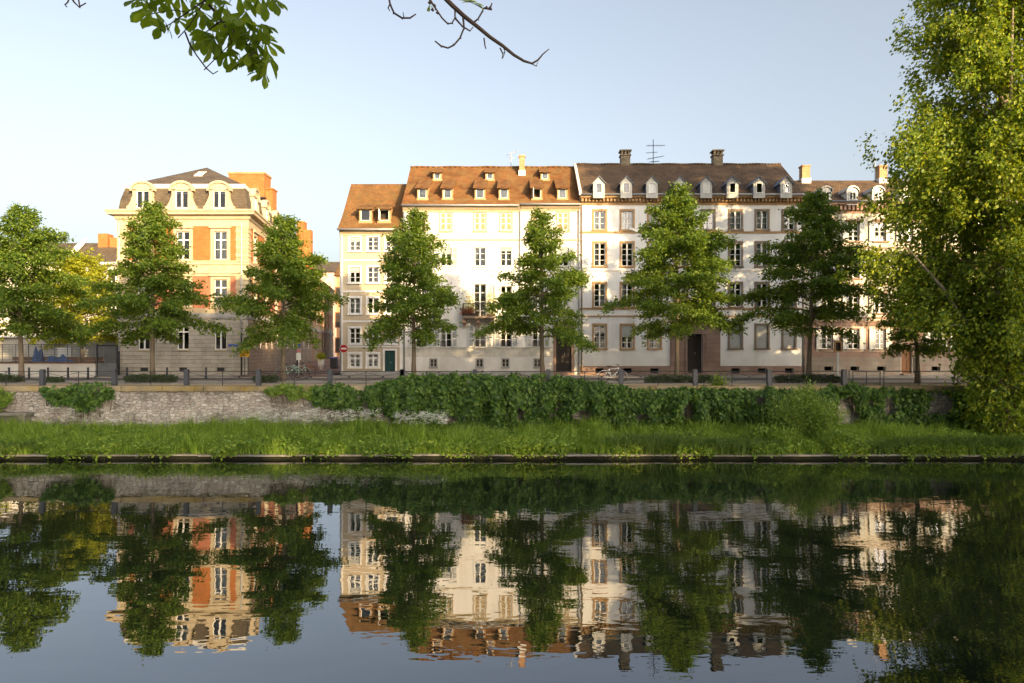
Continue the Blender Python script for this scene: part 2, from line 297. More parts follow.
def rubblemat(name):
    m, nt, b = newmat(name)
    tc = N(nt, 'ShaderNodeTexCoord'); mp = N(nt, 'ShaderNodeMapping'); nt.links.new(tc.outputs['Object'], mp.inputs[0]); mp.inputs['Scale'].default_value = (3.6, 1.0, 7.5)
    nw = N(nt, 'ShaderNodeTexNoise'); nw.inputs['Scale'].default_value = 1.3; nw.inputs['Detail'].default_value = 4; nt.links.new(mp.outputs[0], nw.inputs['Vector'])
    vm = N(nt, 'ShaderNodeVectorMath', operation='MULTIPLY_ADD'); nt.links.new(nw.outputs[1], vm.inputs[0]); vm.inputs[1].default_value = (.7, .7, .7); nt.links.new(mp.outputs[0], vm.inputs[2])
    v1 = N(nt, 'ShaderNodeTexVoronoi'); v2 = N(nt, 'ShaderNodeTexVoronoi', feature='DISTANCE_TO_EDGE')
    for v in (v1, v2): v.inputs['Scale'].default_value = 1.0; v.inputs['Randomness'].default_value = .85; nt.links.new(vm.outputs[0], v.inputs['Vector'])
    sp = N(nt, 'ShaderNodeSeparateXYZ'); nt.links.new(v1.outputs['Color'], sp.inputs[0])
    cr = ramp(nt, [(0, (.31, .28, .25)), (.35, (.36, .335, .31)), (.6, (.385, .335, .30)), (.8, (.41, .39, .365)), (1, (.47, .45, .42))]); nt.links.new(sp.outputs[0], cr.inputs[0])
    er = ramp(nt, [(0.0, (1, 1, 1)), (0.09, (0, 0, 0))]); nt.links.new(v2.outputs['Distance'], er.inputs[0])
    mx = N(nt, 'ShaderNodeMix', data_type='RGBA'); nt.links.new(er.outputs[0], mx.inputs[0]); nt.links.new(cr.outputs[0], mx.inputs[6]); mx.inputs[7].default_value = (.27, .245, .21, 1)
    n2 = N(nt, 'ShaderNodeTexNoise'); n2.inputs['Scale'].default_value = .55; n2.inputs['Detail'].default_value = 10; n2.inputs['Roughness'].default_value = .72; nt.links.new(tc.outputs['Object'], n2.inputs['Vector'])
    r2 = ramp(nt, [(.34, (.36, .34, .30)), (.5, (.9, .9, .88)), (.68, (1.25, 1.24, 1.2))]); nt.links.new(n2.outputs[0], r2.inputs[0])
    m2 = N(nt, 'ShaderNodeMix', data_type='RGBA', blend_type='MULTIPLY'); m2.inputs[0].default_value = 1; nt.links.new(mx.outputs[2], m2.inputs[6]); nt.links.new(r2.outputs[0], m2.inputs[7])
    nt.links.new(m2.outputs[2], b.inputs['Base Color']); b.inputs['Roughness'].default_value = .95; b.inputs['Specular IOR Level'].default_value = .2
    bp = N(nt, 'ShaderNodeBump'); bp.inputs['Distance'].default_value = .05; bp.inputs['Strength'].default_value = .9; nt.links.new(er.outputs[0], bp.inputs['Height']); bp.invert = True; nt.links.new(bp.outputs[0], b.inputs['Normal'])
    return m
M['rag_wall'] = rubblemat('river_wall_stone')
M['quay_block'] = bricky('near_quay_block', (0.27, 0.22, 0.175), (0.37, 0.325, 0.27), (0.185, 0.165, 0.135), 0.46, 0.21, 0.02, bump=0.05, stain=(0.15, 0.135, 0.11), stainamt=0.65, warp=0.22, sscale=0.8, var=0.45)
M['ledge'] = surf('waterside_stone', (0.19, 0.18, 0.155), 0.95, 0.35, 1.4, 0.03, 8, (0.09, 0.08, 0.045), 0.8)
M['wet_stone'] = surf('wet_algae_stone', (0.020, 0.020, 0.013), 0.9, 0.4, 2.0, 0.02, 9, (0.012, 0.018, 0.008), 0.8, spec=0.05)
M['fence_mesh'] = surf('fence_grey', (0.13, 0.14, 0.15), 0.7, 0.2, 3)
M['tarp_blue'] = surf('blue_tarp', (0.05, 0.10, 0.24), 0.55, 0.2, 3, 0.03, 5)
M['wood'] = surf('weathered_wood', (0.16, 0.09, 0.055), 0.9, 0.3, 3, streak=True)
M['red'] = surf('sign_red', (0.45, 0.025, 0.025), 0.4, 0.05, 3)
M['yellow'] = surf('sign_yellow', (0.70, 0.36, 0.01), 0.5, 0.06, 3)
M['black'] = surf('black_rubber', (0.02, 0.02, 0.02), 0.7, 0.1, 5)
M['blue'] = surf('sign_blue', (0.05, 0.08, 0.35), 0.45, 0.05, 3)
M['pink'] = surf('sign_pink', (0.6, 0.25, 0.30), 0.45, 0.05, 3)
M['bike_mint'] = surf('mint_bike_paint', (0.30, 0.48, 0.40), 0.35, 0.06, 5)
M['bike_white'] = surf('white_bike_paint', (0.65, 0.66, 0.66), 0.35, 0.06, 5)
M['bike_brown'] = surf('brown_bike_paint', (0.25, 0.10, 0.04), 0.35, 0.06, 5)
M['bin_green'] = surf('green_plastic', (0.12, 0.32, 0.03), 0.5, 0.1, 4)
M['bin_grey'] = surf('dark_grey_plastic', (0.06, 0.065, 0.07), 0.5, 0.1, 4)
M['bin_blue'] = surf('blue_plastic', (0.14, 0.16, 0.50), 0.5, 0.1, 4)
M['house_tan'] = surf('tan_render', (0.52, 0.30, 0.16), 0.9, 0.1, 0.8, dirt=(0.4, 0.24, 0.14))
M['house_pink'] = surf('pale_pink_render', (0.60, 0.45, 0.36), 0.9, 0.1, 0.8, dirt=(0.45, 0.33, 0.26))
M['flower_red'] = leafmat('red_geranium', (0.25, 0.02, 0.01), (0.4, 0.05, 0.02), (0.06, 0.09, 0.02), 0.3)
def glass():
    m, nt, b = newmat('window_glass')
    t = N(nt, 'ShaderNodeBsdfTransparent'); t.inputs[0].default_value = (0.72, 0.76, 0.76, 1)
    g = N(nt, 'ShaderNodeBsdfGlossy'); g.inputs['Roughness'].default_value = 0.02; g.inputs[0].default_value = (0.95, 0.97, 1, 1)
    f = N(nt, 'ShaderNodeFresnel'); f.inputs[0].default_value = 1.85
    mx = N(nt, 'ShaderNodeMixShader'); nt.links.new(f.outputs[0], mx.inputs[0])
    nt.links.new(t.outputs[0], mx.inputs[1]); nt.links.new(g.outputs[0], mx.inputs[2])
    nt.links.new(mx.outputs[0], nt.nodes['Material Output'].inputs[0]); return m
M['glass'] = glass()
def water():
    m, nt, b = newmat('canal_water')
    tc = N(nt, 'ShaderNodeTexCoord')
    def noise(sx, sy, detail, ro):
        mp = N(nt, 'ShaderNodeMapping'); mp.inputs['Scale'].default_value = (sx, sy, 1); nt.links.new(tc.outputs['Object'], mp.inputs[0])
        n = N(nt, 'ShaderNodeTexNoise'); n.inputs['Scale'].default_value = 1; n.inputs['Detail'].default_value = detail; n.inputs['Roughness'].default_value = ro
        nt.links.new(mp.outputs[0], n.inputs['Vector']); return n.outputs[0]
    a = noise(0.45, 0.9, 3, 0.5); c = noise(2.2, 4.5, 2, 0.5)
    # breeze patches: the fine ripple is stronger in some areas and towards the right bank
    pt = noise(0.06, 0.16, 2, 0.5); r = ramp(nt, [(0.42, (0.10,)*3), (0.62, (0.75,)*3)]); nt.links.new(pt, r.inputs[0])
    sp = N(nt, 'ShaderNodeSeparateXYZ'); nt.links.new(tc.outputs['Object'], sp.inputs[0])
    mr = N(nt, 'ShaderNodeMapRange'); nt.links.new(sp.outputs[0], mr.inputs[0])
    mr.inputs[1].default_value = -6; mr.inputs[2].default_value = 12; mr.inputs[3].default_value = 0.05; mr.inputs[4].default_value = 1.5
    k = N(nt, 'ShaderNodeMath', operation='ADD'); nt.links.new(r.outputs[0], k.inputs[0]); nt.links.new(mr.outputs[0], k.inputs[1])
    mu = N(nt, 'ShaderNodeMath', operation='MULTIPLY'); nt.links.new(c, mu.inputs[0]); nt.links.new(k.outputs[0], mu.inputs[1])
    s2 = N(nt, 'ShaderNodeMath', operation='MULTIPLY_ADD'); nt.links.new(mu.outputs[0], s2.inputs[0]); s2.inputs[1].default_value = 0.16; nt.links.new(a, s2.inputs[2])
    bp = N(nt, 'ShaderNodeBump'); bp.inputs['Strength'].default_value = 1.0; bp.inputs['Distance'].default_value = 0.0062
    nt.links.new(s2.outputs[0], bp.inputs['Height'])
    g = N(nt, 'ShaderNodeBsdfGlossy'); g.inputs['Roughness'].default_value = 0.0; g.inputs[0].default_value = (0.96, 0.97, 1.0, 1)
    d = N(nt, 'ShaderNodeBsdfDiffuse'); d.inputs[0].default_value = (0.006, 0.010, 0.006, 1)
    f = N(nt, 'ShaderNodeFresnel'); f.inputs[0].default_value = 2.4
    nt.links.new(bp.outputs[0], g.inputs['Normal']); nt.links.new(bp.outputs[0], f.inputs['Normal'])
    mx = N(nt, 'ShaderNodeMixShader'); nt.links.new(f.outputs[0], mx.inputs[0]); nt.links.new(d.outputs[0], mx.inputs[1]); nt.links.new(g.outputs[0], mx.inputs[2])
    nt.links.new(mx.outputs[0], nt.nodes['Material Output'].inputs[0]); return m
M['water'] = water()

# ------------------------------------------------------------------ the ground, the water, the road
ST = 2.9                                            # street level above the water
def sheet(name, x0, x1, y0, y1, z, mat):
    o = MB().quad((x0,y0,z),(x1,y0,z),(x1,y1,z),(x0,y1,z)).build(name, mat); tag(o, kind='structure'); return o
sheet('water', -400, 400, -0.2, 31.2, 0.0, M['water'])
sheet('ground', -1500, 1500, 35.2, 2500, ST-0.06, M['ground'])
sheet('near_bank_ground', -400, 400, -400, 0.5, ST, M['pavement'])
o = MB().box(-400, 400, 0.5, 0.9, -1.5, ST+0.12).build('near_quay', M['rag_wall']); tag(o, kind='structure')
sheet('river_bed', -400, 400, 0, 60, -2.5, M['soil'])
sheet('gravel_path', -60, 60, 35.35, 38.6, ST-0.02, M['gravel'])
sheet('road', -60, 60, 42.6, 47.6, ST-0.05, M['asphalt'])
o = MB().box(-60, 60, 38.6, 42.6, ST-0.4, ST).build('promenade_pavement', M['pavement']); tag(o, kind='structure')
o = MB().box(-19.4, 60, 47.6, 51.3, ST-0.4, ST+0.02).box(-60, -19.4, 47.6, 51.3, ST-0.4, ST+0.02).build('house_pavement', M['pavement']); tag(o, kind='structure')
mb = MB(); mb.quad((-19.6,47.7,ST+0.03),(-12.9,47.7,ST+0.03),(-21.0,112,ST+0.9),(-28.4,112,ST+0.9))
o = mb.build('side_street', M['cobble']); tag(o, kind='structure')
# sloping grass bank between the stone edge and the wall
def bank_z(x, y):
    t = np.clip((np.asarray(y) - 30.35) / 4.4, 0, 1)
    return 0.20 + 0.38*t**0.8 + 0.05*np.sin(np.asarray(x)*0.7) * t
o = MB().grid(lambda i, j: (-60+i*1.0, 30.3+j*0.5, float(bank_z(-60+i*1.0, 30.3+j*0.5))), 120, 10).build('grass_bank_soil', M['soil']); tag(o, kind='structure')
mb = MB(); x = -60.0; rr = random.Random(3)
while x < 60:
    l = rr.uniform(1.0, 2.2); dz = rr.uniform(-0.06, 0.03); dy = rr.uniform(-0.05, 0.05)
    mb.box(x, x+l-0.015, 29.93+dy, 30.42, 0.155+dz*.5, 0.225+dz*.6); mb.box(x, x+l, 30.06, 30.4, -1.0, 0.153+dz*.5); x += l
mb.f = mb.f; me_ = mb.mesh('stone_water_edge', [M['ledge'], M['wet_stone']])
for p_ in me_.polygons:
    if min(me_.vertices[i_].co.z for i_ in p_.vertices) < -.5: p_.material_index = 1
o = link('stone_water_edge', me_); tag(o, kind='structure')

# ------------------------------------------------------------------ windows, doors and other house parts (meshes shared between copies)
CACHE = {}
def cached(key, fn):
    if key not in CACHE: CACHE[key] = fn()
    return CACHE[key]
def m_sash(w, h, bars, mat, mull=True, top=None):
    def f():
        b = MB(); y0, y1 = 0.09, 0.15; fw = 0.055; x = w/2
        b.box(-x, -x+fw, y0, y1, 0, h); b.box(x-fw, x, y0, y1, 0, h); b.box(-x+fw, x-fw, y0, y1, 0, fw); b.box(-x+fw, x-fw, y0, y1, h-fw, h)
        if mull: b.box(-0.05, 0.05, y0-0.02, y1-0.002, fw, h-fw)
        for t in bars:
            for s in ((-x+fw, -0.05), (0.05, x-fw)) if mull else ((-x+fw, x-fw),): b.box(s[0], s[1], y0+0.012, y1-0.012, t*h-0.017, t*h+0.017)
        if top:
            for s in ((-x+fw, -0.05), (0.05, x-fw)): b.box(s[0], s[1], y0-0.01, y1-0.006, top*h-0.045, top*h+0.045)
        return b.mesh('window', mat)
    return cached(('sash', w, h, tuple(bars), mat.name, mull, top), f)
def m_pane(w, h):
    def f():
        b = MB(); b.quad((-w/2+.03,0,.03),(-.02,0.004,.03),(-.02,0,h-.03),(-w/2+.03,0.003,h-.03)); b.quad((.02,0,.03),(w/2-.03,-0.006,.03),(w/2-.03,-.002,h-.03),(.02,0.003,h-.03))
        return b.mesh('pane', M['glass'])
    return cached(('pane', w, h), f)
def m_surround(w, h, t, out, mat, head=0.0, sill=True):
    def f():
        b = MB(); x = w/2
        b.box(-x-t, -x, -out, 0.05, 0, h); b.box(x, x+t, -out, 0.05, 0, h); b.box(-x-t, x+t, -out-0.004, 0.05, h, h+t)
        if head: b.box(-x-t-0.08, x+t+0.08, -out-0.14, 0.02, h+t+0.0, h+t+head)
        if sill: b.box(-x-t-0.03, x+t+0.03, -out-0.07, 0.1, -0.12, 0)
        return b.mesh('surround', mat)
    return cached(('sur', w, h, t, out, mat.name, head, sill), f)
def m_sill(w, mat):
    return cached(('sill', w, mat.name), lambda: MB().box(-w/2-.07, w/2+.07, -.09, .1, -.08, 0).mesh('sill', mat))
def m_shutter(w, h, mat, pmat, louver=True):
    def f():                                       # hinged at x=0, extends to +x, outer face -y
        b = MB(); fw = 0.07
        b.box(0, fw, -.045, 0, 0, h); b.box(w-fw, w, -.045, 0, 0, h)
        zs = [0, h*0.36, h*0.68, h-fw]
        for z in zs: b.box(fw, w-fw, -.045, 0, z, z+fw)
        me = b.mesh('shutter', [mat, pmat]); n0 = len(b.f)
        c = MB(); c.v = b.v; c.f = b.f; c.sm = b.sm
        for z0, z1 in zip(zs[:-1], zs[1:]):
            n = max(2, int((z1-z0-fw)/0.075)); st = (z1-z0-fw)/n
            for k in range(n):
                a = z0+fw+k*st; c.add([(fw,-.038,a),(w-fw,-.038,a),(w-fw,-.008,a+st*1.05),(fw,-.008,a+st*1.05)], [(0,1,2,3)])
        me = c.mesh('shutter', [mat, pmat])
        for i, p in enumerate(me.polygons): p.material_index = 0 if i < n0 else 1
        return me
    return cached(('shut', w, h, mat.name, pmat.name), f)
def m_curtain(w, h, side):
    def f():
        b = MB(); n = 14
        if side == 'full': xs = (-w/2+.04, w/2-.04)
        elif side == 'left': xs = (-w/2+.04, -w*0.12)
        else: xs = (w*0.14, w/2-.04)
        b.grid(lambda i, j: (xs[0]+(xs[1]-xs[0])*i/n, 0.30+0.025*math.sin(i*1.9), 0.03+(h-.06)*j), n, 1)
        return b.mesh('curtain', M['curtain'])
    return cached(('cur', w, h, side), f)
RW = random.Random(11)
def window(root, x, z, w, h, bars=(0.34, 0.67), frame='white', surround=None, sill=None, shutters=None, closed=False, blind=0.0, curtain=None, y=0.0, mull=True, top=None, pmat=None, head=0.0, t=0.14, rz=0.0, u=None, dark_rail=False, openamt=None):
    """One window of a house: sash (parent part) > pane, surround, sill, shutters, curtain, blind."""
    loc = (x, y, z) if u is None else (u[0] + x*math.cos(rz) - y*math.sin(rz), u[1] + x*math.sin(rz) + y*math.cos(rz), z)
    s = link('window', m_sash(w, h, bars, M[frame], mull, top), root, loc, rz)
    p = link('pane', m_pane(w, h), s, (0, 0.125, 0), R(RW.uniform(-0.8, 0.8))); p.rotation_euler.x = R(RW.uniform(-0.5, 0.5))
    if surround: link('surround', m_surround(w, h, t, 0.045, M[surround], head), s)
    if sill: link('sill', m_sill(w, M[sill]), s)
    if shutters:
        sw = w/2 if closed else w/2+0.02; mt = M[shutters]; pm = M[pmat or shutters]
        for sg in (-1, 1):
            if closed:
                o = link('shutter', m_shutter(sw-.01, h-.02, mt, pm), s, (-w/2+.005 if sg < 0 else .005, 0.055, .01))
            else:
                o = link('shutter', m_shutter(sw, h+.04, mt, pm), s, ((-w/2-sw-.03) if sg < 0 else (w/2+.03), -0.05, -.02), 0)
                o.rotation_euler.z = R(RW.uniform(0, 5)) * (1 if sg < 0 else -1)
                if sg < 0: o.location.y -= 0.03
                else: o.location.y -= 0.005
    if blind:
        b = MB(); hb = h*blind; n = int(hb/0.055)
        for k in range(n): b.box(-w/2+.02, w/2-.02, .035, .05, h-(k+1)*.055+.006, h-k*.055)
        b.box(-w/2+.02, w/2-.02, .052, .07, h-hb, h)
        b.build('roller_blind', M['blind'], s)
    if curtain: link('curtain', m_curtain(w, h, curtain), s)
    if dark_rail:
        b = MB(); b.box(-w/2-.02, w/2+.02, -.06, -.03, .36, .39); b.box(-w/2-.02, w/2+.02, -.06, -.03, .03, .06)
        for k in range(9): b.box(-w/2+k*w/8-.008, -w/2+k*w/8+.008, -.055, -.035, .06, .36)
        b.build('guard_rail', M['dark_metal'], s)
    return s
def wall_front(W, H, opens, z0=-0.5, rev=0.22):
    """Front wall sheet with real openings and reveals; opens: (x0,x1,z0,z1)."""
    b = MB(); xs = sorted({0.0, W} | {round(v, 4) for o in opens for v in o[:2]}); zs = sorted({z0, H} | {round(v, 4) for o in opens for v in o[2:]})
    for i in range(len(xs)-1):
        for j in range(len(zs)-1):
            cx, cz = (xs[i]+xs[i+1])/2, (zs[j]+zs[j+1])/2
            if any(o[0] < cx < o[1] and o[2] < cz < o[3] for o in opens): continue
            b.quad((xs[i],0,zs[j]),(xs[i+1],0,zs[j]),(xs[i+1],0,zs[j+1]),(xs[i],0,zs[j+1]))
    for x0, x1, a, c in opens:
        b.quad((x0,0,a),(x0,rev,a),(x0,rev,c),(x0,0,c)); b.quad((x1,0,c),(x1,rev,c),(x1,rev,a),(x1,0,a))
        b.quad((x0,0,c),(x0,rev,c),(x1,rev,c),(x1,0,c)); b.quad((x0,0,a),(x1,0,a),(x1,rev,a),(x0,rev,a))
    return b
def gable_roof(mb, x0, x1, ye, ze, yr, zr, yb, flare=0.0, seed=1, amp=0.025, nx=48, ny=12):
    """Tiled roof: slightly uneven front slope (with optional bell-cast eave), back slope, closed gables."""
    rg = random.Random(seed); ph = [rg.uniform(0, 6) for _ in range(4)]
    def P(i, j):
        t = j/ny; x = x0+(x1-x0)*i/nx; y = ye+(yr-ye)*t
        z = ze+(zr-ze)*t + (-flare*math.sin(math.pi*min(1, t*1.0))*(1-t))
        z += amp*(math.sin(x*0.9+ph[0]+t*3)*0.6 + math.sin(x*2.3+ph[1]-t*5)*0.4) * (0.4+math.sin(math.pi*t))
        return (x, y, z)
    mb.grid(P, nx, ny, True)
    mb.grid(lambda i, j: (P(i, 0)[0], ye, P(i, 0)[2] - 0.07*(1-j)), nx, 1, False)
    mb.quad((x0, yr, P(0, ny)[2]), (x1, yr, P(nx, ny)[2]), (x1, yb, ze), (x0, yb, ze))
    for i in (0, nx):
        poly = [P(i, j) for j in range(ny+1)] + [(P(i, 0)[0], yb, ze), (P(i, 0)[0], ye, ze-0.07)]
        mb.add(poly, [tuple(range(len(poly)))])
    return mb
def roof_at(py, ye, ze, yr, zr, base_Y=51.0):
    """distance back from the eave at which the roof plane is seen at image row py (local ye/ze, street level 0)"""
    s = (zr-ze)/(yr-ye); a = HY-py; h0 = ze+ST-CZ; Y0 = base_Y+ye
    t = (a*Y0 - F*h0) / (F*s - a)
    return ye+t, ze+s*t, s
def chimney(root, x, y, z0, z1, w, d, mat, pots=False, slots=False):
    b = MB()
    if slots:
        b.box(x-w/2, x+w/2, y-d/2, y+d/2, z0, z1-0.34)
        for sx in (-1, -0.02, 1):
            for sy in (-1, 1): b.box(x+sx*(w/2-.09)-.08, x+sx*(w/2-.09)+.08, y+sy*(d/2-.08)-.08, y+sy*(d/2-.08)+.08, z1-.34, z1-.1)
        b.box(x-w/2-.07, x+w/2+.07, y-d/2-.07, y+d/2+.07, z1-.46, z1-.36); b.box(x-w/2-.1, x+w/2+.1, y-d/2-.1, y+d/2+.1, z1-.1, z1)
    else:
        b.box(x-w/2, x+w/2, y-d/2, y+d/2, z0, z1-.12); b.box(x-w/2-.05, x+w/2+.05, y-d/2-.05, y+d/2+.05, z1-.12, z1)
    c = b.build('chimney', M[mat], root)
    f = MB().box(x-w/2-.06, x+w/2+.06, y-d/2-.06, y+d/2+.06, z0+.0, z0+.62); f.build('flashing', M['pale_metal'], c) if not slots else None
    return c
def pipe(root, x, z0, z1, y=-0.09, mat='zinc', r=0.05):
    b = MB(); b.tube([(x, y, z0), (x, y, z1)], r, 8)
    for k in range(int((z1-z0)/2.2)): b.box(x-r-.02, x+r+.02, y-.065, 0, z0+1+k*2.2, z0+1.05+k*2.2)
    return b.build('downpipe', M[mat], root)
def antenna(root, x, y, z0, z1, arms, mat='galv'):
    b = MB(); b.tube([(x,y,z0),(x,y,z1)], 0.028, 6)
    for z, a, l, el in arms:
        d = Vector((math.cos(R(a)), math.sin(R(a)), math.sin(R(el)))); c = Vector((x, y, z))
        b.tube([c-d*l*0.35, c+d*l*0.65], 0.018, 5)
        q = Vector((-d.y, d.x, 0)).normalized()
        for k in range(int(l/0.17)):
            p = c-d*l*0.35+d*(k*0.17+.05); b.tube([p-q*0.26, p+q*0.26], 0.009, 4)
    return b.build('antenna', M[mat], root)
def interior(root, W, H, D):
    return MB().box(0.25, W-0.25, 1.3, 1.4, 0.05, H-0.15).build('room_dark_sheet', M['room_dark'], root)  # dark sheet behind the windows, standing in for the shade indoors
def gutter(root, x0, x1, y, z, mat='zinc'):
    b = MB(); b.tube([(x0, y, z), (x1, y, z)], 0.075, 8); return b.build('gutter', M[mat], root)
class House:
    def __init__(s, name, px0, px1, label, cat='house'):
        s.X0 = (px0-CX)*51/F; s.W = (px1-px0)*51/F
        s.root = empty(name, (s.X0, 51.0, ST), label, cat, 'row of houses along the far quay'); s.opens = []
    def x(s, px): return (px-CX)*51/F - s.X0
    def z(s, py): return (HY-py)*51/F + CZ - ST
    def win(s, px, py0, py1, wpx, **kw):
        xc = s.x(px); w = round(wpx*51/F, 3); z0 = s.z(py1); h = round((py1-py0)*51/F, 3)
        s.opens.append((xc-w/2, xc+w/2, z0, z0+h))
        return window(s.root, xc, z0, w, h, **kw)
    def hole(s, px0, px1, py0, py1):
        o = (s.x(px0), s.x(px1), s.z(py1), s.z(py0)); s.opens.append(o); return o
    def walls(s, H, D, mat):
        b = wall_front(s.W, H, s.opens)
        b.quad((0,D,-.5),(0,0,-.5),(0,0,H),(0,D,H)); b.quad((s.W,0,-.5),(s.W,D,-.5),(s.W,D,H),(s.W,0,H)); b.quad((s.W,D,-.5),(0,D,-.5),(0,D,H),(s.W,D,H))
        o = b.build('wall', M[mat], s.root); interior(s.root, s.W, H, D); return o
    def belt(s, py, hpx, out, mat, px0=None, px1=None, name='string_course'):
        x0 = s.x(px0) if px0 else 0.0; x1 = s.x(px1) if px1 else s.W; z = s.z(py); h = hpx*51/F
        return MB().box(x0, x1, -out, 0.02, z, z+h).build(name, M[mat], s.root)

def shed_dormer(h, px, py_bot, wpx, hpx, ye, ze, yr, zr, shed=0.55, tile='tile_orange', openw=False):
    y, z, s = roof_at(py_bot, ye, ze, yr, zr); k = (51+y)/F
    x = (px-CX)*k - h.X0; w = wpx*k; hh = hpx*k
    yb = (hh)/(s-shed*s)                           # how far back the shed roof meets the main roof
    b = MB(); f = 0.11
    b.box(-w/2, -w/2+f, 0, .12, -.2, hh); b.box(w/2-f, w/2, 0, .12, -.2, hh); b.box(-w/2+f, w/2-f, 0, .12, hh-f, hh); b.box(-w/2-.04, w/2+.04, -.05, .12, -.14, .06)
    for sg in (-1, 1):
        xx = sg*w/2
        b.add([(xx-.03*sg, .1, -.1), (xx-.03*sg, .1, hh), (xx-.03*sg, yb, hh+shed*s*yb), ], [(0,1,2)] if sg > 0 else [(2,1,0)])
    d = b.build('dormer', M['sand_orange_and_lit'] if tile != 'tile_dark' else M['trim'], h.root, (x, y, z))
    ph = hh-f-.06; pw = w-2*f
    g = MB(); g.box(-pw/2, -pw/2+.05, .03, .08, .06, hh-f); g.box(pw/2-.05, pw/2, .03, .08, .06, hh-f); g.box(-pw/2+.05, pw/2-.05, .03, .08, hh-f-.05, hh-f); g.box(-pw/2+.05, pw/2-.05, .03, .08, .06, .11)
    g.build('window', M['white'], d)
    if not openw:
        o = MB().quad((-pw/2+.04,.06,.1),(pw/2-.04,.063,.1),(pw/2-.04,.06,hh-f-.04),(-pw/2+.04,.058,hh-f-.04)).build('pane', M['glass'], d)
        MB().grid(lambda i, j: (-pw/2+.05+(pw-.1)*i/8, .16+.02*math.sin(i*2), .1+(hh-.25)*j), 8, 1).build('curtain', M['curtain'], d) if RW.random() < .6 else None
    else:
        MB().box(-pw/2-.01, -pw/2+.03, -.33, .02, .08, hh-f).build('open_casement', M['white'], d)
    MB().box(-w/2+.05, w/2-.05, .55, .6, -.05, hh+.2).build('room_dark_sheet', M['room_dark'], d)  # dark sheet painted as the unlit space behind the dormer window
    # dormer roof, tiles; overhangs the front
    r = MB(); o = .12
    y0 = -.22; n = 6
    def P(i, j):
        t = j/6; yy = y0+(yb+.05-y0)*t; return (-w/2-o+(w+2*o)*i/n, yy, hh+.05+shed*s*yy+.02*math.sin(i*1.3+t*4))
    r.grid(P, n, 6, True); r.grid(lambda i, j: (P(i, 0)[0], y0, P(i, 0)[2]-.09*(1-j)), n, 1)
    for i in (0, n):
        r.add([P(i, 0), P(i, 6), (P(i,6)[0], P(i,6)[1], P(i,6)[2]-.12), (P(i,0)[0], y0, P(i,0)[2]-.09)], [(0,1,2,3)])
    r.quad((-w/2-o, y0, hh-.045+shed*s*y0), (w/2+o, y0, hh-.045+shed*s*y0), (w/2+o, yb*.7, hh-.04+shed*s*yb*.7), (-w/2-o, yb*.7, hh-.04+shed*s*yb*.7))
    r.build('dormer_roof', M[tile], d)
    return d

def door(root, x, z, w, h, mat, y=0.16, panels=True, handle=True, fan=0.0):
    b = MB(); b.box(-w/2, w/2, 0, .06, 0, h)
    if panels:
        for sx in (-1, 1):
            for a, c in ((.08, .36), (.42, .66), (.71, .95)):
                b.box(sx*w/4-w*.17, sx*w/4+w*.17, -.025, 0, h*a, h*c)
    d = b.build('door', M[mat], root, (x, y, z))
    if handle: MB().tube([(w*.06, -.06, h*.48), (w*.06, -.06, h*.53)], .015, 6).box(w*.06-.02, w*.06+.02, -.05, 0, h*.5, h*.515).build('handle', M['galv'], d)
    return d

# ------------------------------------------------------------------ house one: narrow beige house
A = House('narrow_house', 340, 403, 'narrow beige house with white window surrounds and dark green door at the street corner')
rowsA = [(237, 250.5), (267, 282.5), (298, 313.5), (328, 343.5)]
for r_, (a, c) in enumerate(rowsA):
    for px in (355, 373, 391):
        A.win(px, a, c, 10.5, bars=(0.34, 0.67), surround='trim', t=0.13, curtain=RW.choice([None, 'right', 'left', 'full']), blind=RW.choice([0, 0, 0, .3]))
for px in (355, 373): A.win(px, 354, 367, 10.5, bars=(0.30, 0.55), surround='trim', t=0.16, top=0.68, curtain='full')
d0 = A.hole(384.7, 395.3, 350.5, 375)
HA = A.z(230); A.walls(HA, 8.6, 'render_beige')
door(A.root, (d0[0]+d0[1])/2, d0[2], d0[1]-d0[0], d0[3]-d0[2], 'door_green')
b = MB(); t = .13; b.box(d0[0]-t, d0[0], -.05, .05, 0, d0[3]); b.box(d0[1], d0[1]+t, -.05, .05, 0, d0[3]); b.box(d0[0]-t, d0[1]+t, -.055, .05, d0[3], d0[3]+t); b.build('door_surround', M['trim'], A.root)
MB().box(d0[0]-.1, d0[1]+.1, -.35, -.03, 0, .12).build('doorstep', M['grey_base'], A.root)
for py, hp in ((345.8, 1.6), (320.5, 1.8), (290.5, 1.6), (259.5, 1.4)): A.belt(py+hp, hp, .05, 'trim')
MB().box(0, .22, -.035, .01, 0, HA).box(A.W-.24, A.W-.02, -.035, .01, 0, HA).build('corner_pilaster', M['trim'], A.root)
A.belt(375, 3.2, .06, 'grey_base', name='plinth')
MB().sweep([(-.02,0),(A.W,0)], [(0,HA-.42),(.08,HA-.42),(.08,HA-.3),(.2,HA-.2),(.26,HA-.06),(.26,HA),(0,HA)]).build('cornice', M['cream_trim'], A.root)
yeA, yrA = -.42, 3.9; zeA = A.z(228)-.1; zrA = (HY-184)*(51+yrA)/F+CZ-ST
rA = gable_roof(MB(), -.08, A.W-.01, yeA, zeA, yrA, zrA, 8.7, flare=.35, seed=4, nx=30).build('roof', M['tile_brown'], A.root)
gutter(A.root, -.1, A.W-.02, yeA-.06, zeA-.08)
pipe(A.root, .06, 0, HA-.1)
for i, px in enumerate((365.5, 384.3)): shed_dormer(A, px, 221.5, 12.6, 13.5, yeA, zeA, yrA, zrA, .35, 'tile_brown', openw=(i == 1))

